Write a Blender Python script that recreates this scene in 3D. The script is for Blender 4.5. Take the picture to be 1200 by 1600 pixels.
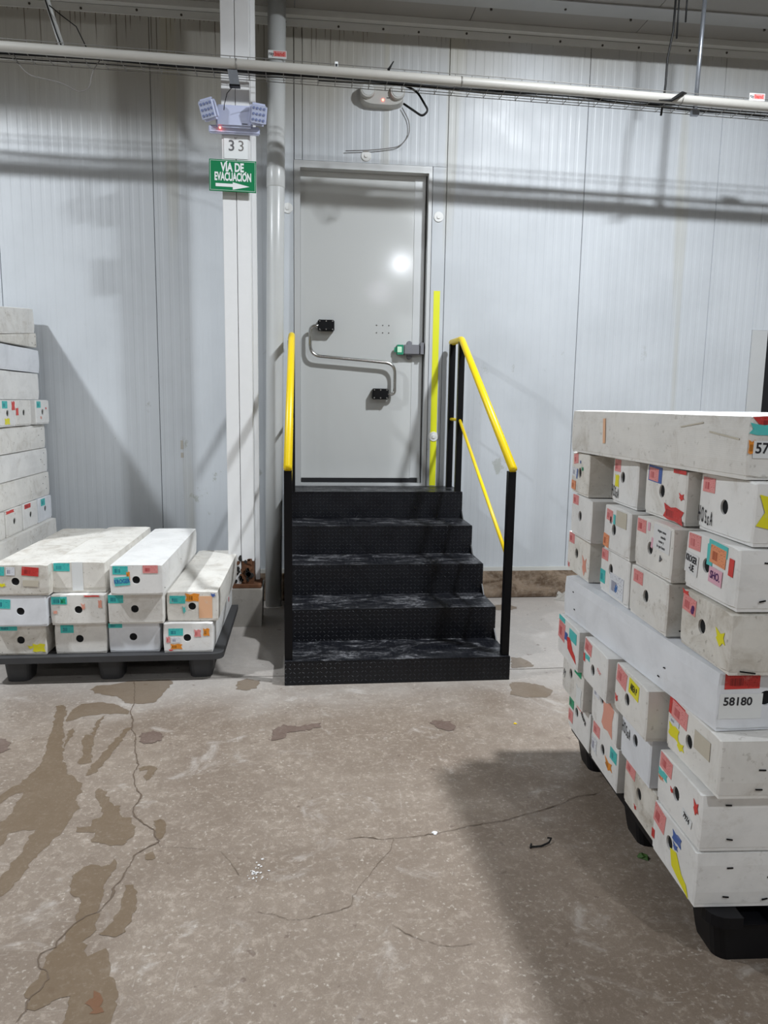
import bpy, bmesh, math, random
from mathutils import Vector, Matrix, noise
from mathutils.geometry import tessellate_polygon
for o in list(bpy.data.objects): bpy.data.objects.remove(o)
S = bpy.context.scene
COL = S.collection
random.seed(7)
PI = math.pi

# ------------------------------------------------------------------ camera
cd = bpy.data.cameras.new('camera'); cam = bpy.data.objects.new('camera', cd); COL.objects.link(cam)
cd.sensor_fit = 'VERTICAL'; cd.sensor_height = 36; cd.lens = 1156.37 / 1600 * 36; cd.clip_start = .05; cd.clip_end = 100
R_ = Vector((0.99384519, -0.10976252, 0.01496423)); U_ = Vector((0.00129756, 0.14660831, 0.98919377)); F_ = Vector((0.11077028, 0.98308606, -0.14584839))
M_ = Matrix((R_, U_, -F_)).transposed().to_4x4(); M_.translation = (0, 0, 1.4422)
cam.matrix_world = M_
S.camera = cam
# ------------------------------------------------------------------ world, lamps, exposure
W_ = bpy.data.worlds.new('world'); S.world = W_; W_.use_nodes = True
W_.node_tree.nodes['Background'].inputs[0].default_value = (.75, .86, 1, 1)
W_.node_tree.nodes['Background'].inputs[1].default_value = .05
S.view_settings.view_transform = 'Standard'; S.view_settings.look = 'None'
S.view_settings.exposure = 0.0; S.view_settings.gamma = 1; S.view_settings.use_curve_mapping = False
def lamp(x, y, z, power, size=.22, col=(.90, .95, 1.0)):
    l = bpy.data.lights.new('highbay_light', 'AREA'); l.shape = 'DISK'; l.size = size; l.energy = power; l.color = col
    o = bpy.data.objects.new('highbay_light', l); COL.objects.link(o); o.location = (x, y, z)      # disc facing straight down
for y, pr, pl_ in ((2.8, 205, 165), (-1.1, 70, 32), (-5.0, 80, 40), (-8.9, 28, 25)):
    lamp(2.05, y, 4.3, pr); lamp(-3.2, y, 4.3, pl_)

# ------------------------------------------------------------------ node helpers
class NT:
    def __init__(s, name):
        s.m = bpy.data.materials.new(name); s.m.use_nodes = True; s.t = s.m.node_tree
        s.b = s.t.nodes['Principled BSDF']
    def n(s, typ, **kw):
        nd = s.t.nodes.new(typ)
        for k, v in kw.items():
            if k.startswith('i_'):
                key = k[2:]; key = int(key) if key.isdigit() else key.replace('_', ' ')
                s.put(nd.inputs[key], v)
            else: setattr(nd, k, v)
        return nd
    def put(s, inp, v):
        if isinstance(v, bpy.types.NodeSocket): s.t.links.new(v, inp)
        else: inp.default_value = v
    def math(s, op, a, b=0.0, c=None, clamp=False):
        nd = s.t.nodes.new('ShaderNodeMath'); nd.operation = op; nd.use_clamp = clamp
        s.put(nd.inputs[0], a); s.put(nd.inputs[1], b)
        if c is not None: s.put(nd.inputs[2], c)
        return nd.outputs[0]
    def mix(s, f, a, b, mode='MIX'):
        nd = s.t.nodes.new('ShaderNodeMix'); nd.data_type = 'RGBA'; nd.blend_type = mode
        s.put(nd.inputs[0], f); s.put(nd.inputs[6], c4(a)); s.put(nd.inputs[7], c4(b)); return nd.outputs[2]
    def noise(s, vec, scale, detail=4, rough=.55, dist=0.0, out=0):
        nd = s.n('ShaderNodeTexNoise'); s.put(nd.inputs['Vector'], vec); nd.inputs['Scale'].default_value = scale
        nd.inputs['Detail'].default_value = detail; nd.inputs['Roughness'].default_value = rough; nd.inputs['Distortion'].default_value = dist
        return nd.outputs[out]
    def ramp(s, f, a, b, lo=0.0, hi=1.0):
        nd = s.n('ShaderNodeMapRange'); nd.interpolation_type = 'SMOOTHSTEP'
        s.put(nd.inputs[0], f); s.put(nd.inputs[1], a); s.put(nd.inputs[2], b); s.put(nd.inputs[3], lo); s.put(nd.inputs[4], hi); return nd.outputs[0]
    def obj(s, rnd=False):
        v = s.n('ShaderNodeTexCoord').outputs['Object']
        if rnd:
            r = s.n('ShaderNodeObjectInfo').outputs['Random']
            vm = s.n('ShaderNodeVectorMath', operation='ADD'); s.put(vm.inputs[0], v)
            cx = s.n('ShaderNodeCombineXYZ'); s.put(cx.inputs[0], s.math('MULTIPLY', r, 37.0)); s.put(cx.inputs[1], s.math('MULTIPLY', r, 91.0))
            s.put(vm.inputs[1], cx.outputs[0]); v = vm.outputs[0]
        return v
    def geo(s): return s.n('ShaderNodeNewGeometry').outputs['Position']
    def uv(s): return s.n('ShaderNodeTexCoord').outputs['UV']
    def scale(s, v, x, y, z):
        vm = s.n('ShaderNodeVectorMath', operation='MULTIPLY'); s.put(vm.inputs[0], v); vm.inputs[1].default_value = (x, y, z); return vm.outputs[0]
    def xyz(s, v):
        nd = s.n('ShaderNodeSeparateXYZ'); s.put(nd.inputs[0], v); return nd.outputs
    def bump(s, h, strength=.3, dist=.01):
        nd = s.n('ShaderNodeBump'); s.put(nd.inputs['Height'], h); nd.inputs['Strength'].default_value = strength; nd.inputs['Distance'].default_value = dist
        s.put(s.b.inputs['Normal'], nd.outputs[0])
    def base(s, c): s.put(s.b.inputs['Base Color'], c4(c))
    def rough(s, r): s.put(s.b.inputs['Roughness'], r)
    def metal(s, r): s.put(s.b.inputs['Metallic'], r)
def c4(c):
    if isinstance(c, bpy.types.NodeSocket): return c
    return (*c, 1) if len(c) == 3 else c
def plain(name, col, rough=.5, metal=0., var=.12, sc=14, emit=None):
    t = NT(name); v = t.obj(True); f = t.noise(v, sc, 3)
    t.base(t.mix(t.math('MULTIPLY', f, var * 2), col, tuple(c * .55 for c in col))); t.rough(rough); t.metal(metal)
    if emit: t.b.inputs['Emission Color'].default_value = c4(emit[0]); t.b.inputs['Emission Strength'].default_value = emit[1]
    return t.m

# wall panel paint: cold store panel, dirt and painted-in shade towards the cornice, thin rust drips under it, grey scuffs
def wall_mat():
    t = NT('panel_paint'); p = t.geo(); x, y, z = t.xyz(p)
    n1 = t.noise(p, 1.3, 5); col = t.mix(t.ramp(n1, .35, .7), (.565, .592, .62), (.50, .525, .55))
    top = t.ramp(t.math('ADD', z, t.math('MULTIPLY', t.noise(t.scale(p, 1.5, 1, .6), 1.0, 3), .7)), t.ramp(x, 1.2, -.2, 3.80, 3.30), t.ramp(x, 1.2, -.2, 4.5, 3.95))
    col = t.mix(t.math('MULTIPLY', top, .85), col, (.36, .335, .28))  # dirt tone that also darkens the top as shade above the lamp cut-off
    # drips: narrow columns of their own length
    xc = t.math('DIVIDE', t.math('ADD', x, .013), .03125)
    wn = t.n('ShaderNodeTexWhiteNoise', noise_dimensions='1D'); t.put(wn.inputs['W'], t.math('FLOOR', xc)); rv = wn.outputs[0]
    wob = t.math('MULTIPLY', t.math('SUBTRACT', t.noise(t.scale(p, 3, 1, 9), 1.0, 2), .5), .25)
    dx = t.math('ABSOLUTE', t.math('SUBTRACT', t.math('ADD', t.math('FRACT', xc), wob), t.math('ADD', .3, t.math('MULTIPLY', rv, .4))))
    fine = t.ramp(dx, .13, .04)
    left = t.ramp(x, 1.6, -.6, .35, 1.0)
    rl = t.math('MULTIPLY', t.math('POWER', rv, 3.0), t.math('MULTIPLY', left, .60))
    ln = t.math('SUBTRACT', 3.885, t.math('ADD', rl, .015))
    m = t.math('MULTIPLY', fine, t.ramp(z, ln, t.math('ADD', ln, t.math('ADD', .02, t.math('MULTIPLY', rl, .8)))))
    m = t.math('MULTIPLY', m, t.math('MULTIPLY', t.math('GREATER_THAN', t.math('FRACT', t.math('MULTIPLY', rv, 7.3)), t.ramp(x, 2.2, -.4, .8, .15)), left))
    col = t.mix(t.math('MULTIPLY', m, .85), col, (.075, .055, .035))
    # scuffs low on the panels
    sc = t.noise(t.scale(p, 1, 1, .8), 5.5, 6, .72); sm = t.ramp(sc, .64, .70)
    sm = t.math('MULTIPLY', sm, t.ramp(z, 2.2, 1.4))
    col = t.mix(t.math('MULTIPLY', sm, .55), col, (.30, .31, .26))
    # yellowish run lines
    yl = t.noise(t.scale(p, 1, 0, .05), 3.1, 3, .5); col = t.mix(t.ramp(yl, .64, .70, 0, .28), col, (.42, .38, .25))
    t.base(col); t.rough(t.ramp(t.noise(p, 3, 3), .3, .7, .36, .48))
    t.bump(t.noise(t.scale(p, 1, 1, .35), 4, 2), .10, .02)
    return t.m
def floor_mat(name, wet=False, tint=None, ts=.75):
    t = NT(name); p = t.geo(); x, y, z = t.xyz(p)
    a = t.noise(p, 1.1, 6, .62, .6); b = t.noise(p, 7, 6, .65); c = t.noise(p, 70, 3, .6)
    col = t.mix(t.ramp(a, .32, .68), (.222, .172, .130), (.35, .288, .232))
    col = t.mix(t.ramp(b, .42, .72, 0, .55), col, (.185, .140, .105)); gr = t.noise(p, 28, 7, .75, .4); col = t.mix(t.ramp(gr, .40, .62, .40, 0), col, (.17, .128, .095)); col = t.mix(t.ramp(gr, .52, .66, 0, .35), col, (.50, .43, .36)); col = t.mix(t.ramp(t.noise(p, 240, 2, .5), .3, .7, .22, 0), col, (.12, .09, .07))
    col = t.mix(t.ramp(t.noise(p, 3.3, 6, .7, 1.2), .56, .72, 0, .5), col, (.56, .52, .48))
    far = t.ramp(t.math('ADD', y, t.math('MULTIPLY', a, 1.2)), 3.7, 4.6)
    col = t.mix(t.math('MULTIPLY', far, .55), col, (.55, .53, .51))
    # fine pale speckle of exposed aggregate and scratches
    col = t.mix(t.math('MULTIPLY', t.ramp(c, .56, .70), t.ramp(b, .3, .6, .6, .2)), col, (.66, .60, .53))
    s1 = t.noise(t.scale(p, 1.0, .09, 1), 90, 2, .5, 1.5); col = t.mix(t.math('MULTIPLY', t.ramp(s1, .68, .74), t.ramp(a, .45, .6, 0, .3)), col, (.62, .57, .52))
    s2 = t.noise(t.scale(p, .09, 1.0, 1), 80, 2, .5, 1.5); col = t.mix(t.math('MULTIPLY', t.ramp(s2, .69, .75), t.ramp(a, .55, .4, 0, .3)), col, (.60, .55, .50))
    col = t.mix(t.ramp(t.noise(p, 17, 3, .6, .3), .675, .72, 0, .65), col, (.13, .09, .07))
    if wet:
        col = t.mix(.72, col, (.135, .088, .044)); t.rough(t.ramp(b, .3, .7, .34, .5))
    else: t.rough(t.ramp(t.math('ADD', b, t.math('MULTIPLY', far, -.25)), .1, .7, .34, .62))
    if tint: col = t.mix(ts, col, tint)
    t.base(col)
    t.bump(t.math('ADD', t.math('MULTIPLY', c, .4), b), .22, .004)
    return t.m
def carton_mat(name, base, dirt, dcol=(.37, .31, .23), stripes=False):
    t = NT(name); v = t.obj(True)
    a = t.noise(v, 5.5, 6, .68, .4); b = t.noise(v, 7, 6, .72, .7); c = t.noise(v, 45, 3, .6)
    col = t.mix(t.ramp(a, .35, .75), base, tuple(k * .86 for k in base))
    col = t.mix(t.ramp(b, .59 - dirt * .22, .80, 0, min(1, .25 + dirt * .65)), col, dcol)
    col = t.mix(t.ramp(c, .62, .70, 0, dirt * .6), col, tuple(k * .6 for k in dcol))
    t.base(col); t.rough(.58)
    if stripes: t.bump(t.n('ShaderNodeTexWave', wave_type='BANDS', bands_direction='Z', i_Vector=v, i_Scale=60.0, i_Distortion=.3).outputs[1], .05, .002)
    else: t.bump(t.noise(v, 14, 3), .12, .006)
    return t.m
def curb_mat():
    t = NT('curb_concrete'); p = t.geo(); x, y, z = t.xyz(p)
    a = t.noise(t.scale(p, 1, 1, 2.2), 4.5, 7, .72, .5); b = t.noise(p, 30, 5, .7)
    col = t.mix(t.ramp(a, .38, .62), (.095, .058, .032), (.30, .225, .16)); col = t.mix(t.ramp(b, .45, .65, 0, .4), col, (.36, .30, .24))
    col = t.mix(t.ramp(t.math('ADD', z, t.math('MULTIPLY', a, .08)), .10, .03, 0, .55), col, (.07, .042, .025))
    t.base(col); t.rough(.7); t.bump(t.math('ADD', a, b), .4, .008); return t.m
def sticker_mat(name, col, ink, code=True):
    t = NT(name); u, v, w = t.xyz(t.uv())
    c = col
    if code:
        vec = t.n('ShaderNodeCombineXYZ'); t.put(vec.inputs[0], t.math('MULTIPLY', u, 26.0)); r = t.n('ShaderNodeObjectInfo').outputs['Random']; t.put(vec.inputs[1], t.math('MULTIPLY', r, 50.0))
        bars = t.ramp(t.noise(vec.outputs[0], 1.0, 1), .46, .52)
        box = t.math('MULTIPLY', t.math('MULTIPLY', t.math('GREATER_THAN', u, .14), t.math('LESS_THAN', u, .52)), t.math('MULTIPLY', t.math('GREATER_THAN', v, .2), t.math('LESS_THAN', v, .68)))
        vec2 = t.n('ShaderNodeCombineXYZ'); t.put(vec2.inputs[0], t.math('MULTIPLY', u, 17.0)); t.put(vec2.inputs[1], t.math('ADD', t.math('MULTIPLY', v, 9.0), t.math('MULTIPLY', r, 77.0)))
        txt = t.ramp(t.noise(vec2.outputs[0], 1.0, 2), .55, .6)
        side = t.math('MULTIPLY', t.math('GREATER_THAN', u, .56), t.math('LESS_THAN', u, .93))
        top = t.math('MULTIPLY', t.math('GREATER_THAN', v, .76), t.math('LESS_THAN', v, .94))
        lines = t.math('GREATER_THAN', t.math('FRACT', t.math('MULTIPLY', v, 7.0)), .45)
        m = t.math('ADD', t.math('MULTIPLY', box, t.math('ADD', t.math('MULTIPLY', bars, .6), .35)), t.math('MULTIPLY', t.math('MULTIPLY', txt, t.math('MAXIMUM', t.math('MULTIPLY', side, lines), top)), .7), clamp=True)
        c = t.mix(m, col, ink)
    c = t.mix(t.ramp(t.noise(t.obj(True), 30, 4, .7), .55, .8, 0, .35), c, (.7, .68, .64))
    t.base(c); t.rough(.45); return t.m
def diamond_mat():
    t = NT('black_tread_plate'); uv = t.uv(); u, v, w = t.xyz(uv)
    k = 1 / .023
    U = t.math('MULTIPLY', u, k); V = t.math('MULTIPLY', v, k)
    par = t.math('MODULO', t.math('ADD', t.math('FLOOR', U), t.math('FLOOR', V)), 2.0)
    fx = t.math('SUBTRACT', t.math('FRACT', U), .5); fy = t.math('SUBTRACT', t.math('FRACT', V), .5)
    a = t.math('ABSOLUTE', t.math('ADD', fx, fy)); b = t.math('ABSOLUTE', t.math('SUBTRACT', fx, fy))
    def loz(p, q): return t.ramp(t.math('ADD', t.math('DIVIDE', p, .72), t.math('DIVIDE', q, .26)), 1.0, .55)
    inv = t.math('SUBTRACT', 1.0, par)
    h = t.math('ADD', t.math('MULTIPLY', loz(a, b), par), t.math('MULTIPLY', loz(b, a), inv))
    p = t.geo(); px, py, pz = t.xyz(p); nz = t.xyz(t.n('ShaderNodeNewGeometry').outputs['Normal'])[2]
    up = t.ramp(nz, .6, .9)
    dust = t.noise(t.scale(p, 1, 2.2, 1), 5.5, 7, .72, .8)
    f = t.math('MULTIPLY', t.math('MULTIPLY', t.ramp(dust, .47, .68), t.ramp(t.noise(p, 60, 3, .7), .35, .65, .15, 1.)), up)
    f2 = t.math('MULTIPLY', t.ramp(t.noise(p, 9, 5, .7), .66, .74, 0, .12), t.math('SUBTRACT', 1.0, up))
    col = t.mix(t.math('MULTIPLY', f, .85), (.0045, .005, .0075), (.26, .26, .275))
    col = t.mix(f2, col, (.2, .2, .2)); col = t.mix(t.math('MULTIPLY', h, .5), col, (.022, .024, .032)); t.b.inputs['Specular IOR Level'].default_value = .35
    t.base(col); t.rough(t.ramp(t.noise(p, 8, 4), .3, .7, .26, .5)); t.bump(h, .9, .003)
    return t.m

M = dict(
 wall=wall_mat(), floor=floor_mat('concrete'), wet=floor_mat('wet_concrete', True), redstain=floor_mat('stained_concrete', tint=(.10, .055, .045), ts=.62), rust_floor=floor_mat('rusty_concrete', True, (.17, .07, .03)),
 curb=curb_mat(), block=floor_mat('old_concrete', tint=(.28, .26, .23)),
 crack=plain('crack_dirt', (.14, .10, .07), .9), joint=plain('joint_dirt', (.04, .032, .026), .95),
 trim=plain('painted_trim', (.60, .60, .57), .4), seam=plain('seam_rust', (.42, .37, .26), .8),
 ceil=plain('ceiling_paint', (.30, .285, .26), .55, 0, .25, 3), flash=plain('ceiling_flashing', (.42, .42, .41), .4, .2, .2, 5), fastener=plain('dark_fastener', (.05, .04, .03), .6),
 door=plain('door_skin', (.58, .59, .58), .105, 0, .03, 3), frame=plain('door_frame_metal', (.60, .61, .61), .35, .1, .1, 6), rubber=plain('black_rubber', (.018, .018, .02), .6),
 steel=plain('stainless_steel', (.60, .59, .57), .22, 1., .08), galv=plain('galvanised_steel', (.42, .45, .50), .38, .8, .3, 40), wire=plain('tray_wire', (.28, .27, .25), .5, .5),
 bplast=plain('black_plastic', (.005, .005, .006), .4), latchg=plain('grey_cast_metal', (.22, .22, .24), .45, .3), green=plain('green_plastic', (.01, .26, .14), .4), glow=plain('pale_green_button', (.55, .85, .62), .5, 0, .02),
 yellow=plain('yellow_paint', (.92, .66, .005), .35, 0, .05), tape=plain('yellow_tape', (.78, .80, .02), .4, 0, .04), tread=diamond_mat(), post=plain('black_paint', (.004, .004, .005), .38),
 pvc=plain('white_pvc', (.62, .63, .62), .3, 0, .10, 5), cond=plain('old_conduit', (.46, .445, .41), .4, 0, .12, 8), colp=plain('white_column_paint', (.80, .80, .80), .38, 0, .06, 20), dgap=plain('dark_gap', (.02, .018, .016), .9), rust=plain('rust', (.17, .07, .03), .85, 0, .6, 60),
 rosette=plain('white_nylon', (.80, .80, .78), .4), hole=plain('hole_dark', (.004, .004, .005), .9), emer=plain('emergency_housing', (.56, .60, .78), .35), lens=plain('lamp_lens', (.55, .60, .78), .08, .0, .4, 60), emer2=plain('grey_housing', (.50, .49, .46), .4), chip=plain('led_chip', (.20, .24, .42), .2),
 led=plain('red_led', (.9, .05, .03), .4, 0, 0, 5, ((1, .10, .06), 14)), cable=plain('black_cable', (.012, .012, .012), .5), gcable=plain('grey_cable', (.20, .19, .18), .5), signg=plain('sign_green', (.006, .20, .075), .35, 0, .05), white=plain('white_print', (.82, .84, .84), .45, 0, .03), ink=plain('black_ink', (.02, .02, .025), .6), greyink=plain('faded_ink', (.14, .14, .15), .7), purpleink=plain('purple_ink', (.10, .02, .14), .6), bottom=plain('board_edge', (.45, .42, .37), .7),
 pallet=plain('black_pallet_plastic', (.008, .008, .010), .45, 0, .3, 8), pallet2=plain('dusty_pallet_plastic', (.055, .055, .058), .6, 0, .4, 8), paper=plain('white_paper', (.80, .80, .80), .6, 0, .05), bluew=plain('blue_ink', (.03, .17, .50), .5), leaf=plain('leaf_green', (.05, .12, .02), .6), film=plain('plastic_film', (.35, .33, .30), .2), paint=plain('white_paint_spill', (.7, .68, .66), .6),
 c_new=carton_mat('carton_bright', (.84, .86, .90), .0), c_w=carton_mat('carton_white', (.87, .86, .84), .24), c_o=carton_mat('carton_offwhite', (.85, .83, .79), .5), c_d=carton_mat('carton_dirty', (.80, .77, .71), .85), c_s=carton_mat('carton_worn', (.83, .81, .77), .50, stripes=True), c_c=carton_mat('carton_cream_worn', (.85, .82, .76), .60),
 pink=sticker_mat('label_pink', (.80, .30, .29), (.50, .07, .08)), teal=sticker_mat('label_teal', (.06, .55, .52), (.01, .20, .26)), red=sticker_mat('label_red', (.62, .045, .04), (.30, .02, .02)), orange=sticker_mat('label_orange', (.85, .33, .16), (.40, .08, .03)), salmon=sticker_mat('label_salmon', (.80, .36, .27), (.6, .2, .15), False), peach=sticker_mat('label_peach', (.86, .50, .30), (.5, .3, .2), False), yel=sticker_mat('label_yellow', (.85, .78, .02), (.4, .35, .0), False), grn=sticker_mat('label_green', (.01, .36, .17), (.0, .05, .05)), tealp=sticker_mat('label_teal_plain', (.10, .58, .56), (.0, .1, .1), False), blue=sticker_mat('label_blue', (.07, .14, .42), (.0, .1, .2), False), beige=sticker_mat('label_beige', (.60, .55, .45), (.35, .25, .2), False), lpink=sticker_mat('note_pink', (.80, .45, .55), (.5, .1, .3), False), redp=sticker_mat('label_red_plain', (.70, .06, .05), (.3, .0, .0), False), orangep=sticker_mat('label_orange_plain', (.85, .30, .03), (.3, .1, .0)), lblue=sticker_mat('label_white_print', (.78, .80, .84), (.2, .2, .3)),
)

for k_ in ('bplast', 'post', 'pallet', 'rubber', 'cable'): M[k_].node_tree.nodes['Principled BSDF'].inputs['Specular IOR Level'].default_value = .22
# ------------------------------------------------------------------ mesh helpers
def mk(name, bm, mat, parent=None, smooth=False, uvbox=False):
    me = bpy.data.meshes.new(name)
    bmesh.ops.recalc_face_normals(bm, faces=bm.faces)
    if uvbox:
        L = bm.loops.layers.uv.verify()
        for f in bm.faces:
            n = f.normal; ax = max(range(3), key=lambda i: abs(n[i]))
            a, b = [(1, 2), (0, 2), (0, 1)][ax]
            for l in f.loops: l[L].uv = (l.vert.co[a] + 10, l.vert.co[b] + 10)
    bm.to_mesh(me); bm.free()
    if smooth:
        for p in me.polygons: p.use_smooth = True
    me.materials.append(M[mat] if isinstance(mat, str) else mat)
    o = bpy.data.objects.new(name, me); COL.objects.link(o)
    if parent: o.parent = parent
    return o
def box(bm, x0, x1, y0, y1, z0, z1):
    v = [bm.verts.new(c) for c in ((x0,y0,z0),(x1,y0,z0),(x1,y1,z0),(x0,y1,z0),(x0,y0,z1),(x1,y0,z1),(x1,y1,z1),(x0,y1,z1))]
    for f in ((0,3,2,1),(4,5,6,7),(0,1,5,4),(1,2,6,5),(2,3,7,6),(3,0,4,7)): bm.faces.new([v[i] for i in f])
    return v
def bxo(name, dims, mat, parent=None, bev=0, uvbox=False):
    bm = bmesh.new(); box(bm, *dims)
    if bev: bmesh.ops.bevel(bm, geom=bm.edges[:], offset=bev, segments=2, affect='EDGES')
    return mk(name, bm, mat, parent, uvbox=uvbox)
def tube(bm, pts, r, n=8, cap=True):
    pts = [Vector(p) for p in pts]; rings = []; prev = None
    for i, p in enumerate(pts):
        d = (pts[min(i+1, len(pts)-1)] - pts[max(i-1, 0)]).normalized()
        ref = prev if prev is not None else (Vector((0,0,1)) if abs(d.z) < .9 else Vector((1,0,0)))
        a = (ref - d * ref.dot(d)).normalized(); b = d.cross(a); prev = a
        rr = r[i] if isinstance(r, (list, tuple)) else r
        rings.append([bm.verts.new(p + (a * math.cos(t) + b * math.sin(t)) * rr) for t in [2*PI*k/n for k in range(n)]])
    for A, B in zip(rings, rings[1:]):
        for k in range(n): bm.faces.new((A[k], A[(k+1) % n], B[(k+1) % n], B[k]))
    if cap: bm.faces.new(rings[0][::-1]); bm.faces.new(rings[-1])
def tubeo(name, pts, r, mat, parent=None, n=8):
    bm = bmesh.new(); tube(bm, pts, r, n); return mk(name, bm, mat, parent, smooth=True)
def rounded(pts, rad, k=5):
    pts = [Vector(p) for p in pts]; out = [pts[0]]
    for a, b, c in zip(pts, pts[1:], pts[2:]):
        u = (a-b).normalized(); w = (c-b).normalized(); r = min(rad, (a-b).length*.45, (c-b).length*.45)
        p0 = b + u*r; p1 = b + w*r
        for i in range(k+1):
            t = i/k; out.append(p0*(1-t)**2 + b*2*t*(1-t) + p1*t*t)
    out.append(pts[-1]); return out
def empty(name, label=None, cat=None, loc=(0,0,0), rz=0, group=None):
    o = bpy.data.objects.new(name, None); COL.objects.link(o); o.location = loc; o.rotation_euler = (0,0,rz); o.empty_display_size = .1
    return tag(o, label, cat, group)
def tag(o, label, cat=None, group=None, kind=None):
    if label: o['label'] = label
    if cat: o['category'] = cat
    if group: o['group'] = group
    if kind: o['kind'] = kind
    return o
def struct(o): o['kind'] = 'structure'; return o
def disc(bm, c, r, nrm='y', d=.01, n=16):
    """short cylinder, axis along -y (front face at c.y-d)"""
    a = [];b = []
    for k in range(n):
        t = 2*PI*k/n
        a.append(bm.verts.new((c[0]+r*math.cos(t), c[1], c[2]+r*math.sin(t)))); b.append(bm.verts.new((c[0]+r*.93*math.cos(t), c[1]-d, c[2]+r*.93*math.sin(t))))
    bm.faces.new(a); bm.faces.new(b)
    for k in range(n): bm.faces.new((a[k], a[(k+1)%n], b[(k+1)%n], b[k]))
def text_obj(txt, size, sx, mat, parent, offset=0.0, shear=0.0, name='lettering'):
    """flat lettering in local XZ, facing -Y, centred on its own origin"""
    cu = bpy.data.curves.new('t', 'FONT'); cu.body = txt; cu.size = size; cu.align_x = 'CENTER'; cu.align_y = 'CENTER'; cu.offset = offset; cu.shear = shear; cu.resolution_u = 3; cu.extrude = .0003
    to = bpy.data.objects.new('t', cu); COL.objects.link(to); bpy.context.view_layer.update()
    me = bpy.data.meshes.new_from_object(to.evaluated_get(bpy.context.evaluated_depsgraph_get()))
    bpy.data.objects.remove(to); bpy.data.curves.remove(cu); me.name = name
    me.transform(Matrix(((sx,0,0,0),(0,0,-1,0),(0,1,0,0),(0,0,0,1))))
    me.materials.clear(); me.materials.append(M[mat])
    o = bpy.data.objects.new(name, me); COL.objects.link(o)
    if parent: o.parent = parent
    return o

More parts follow.
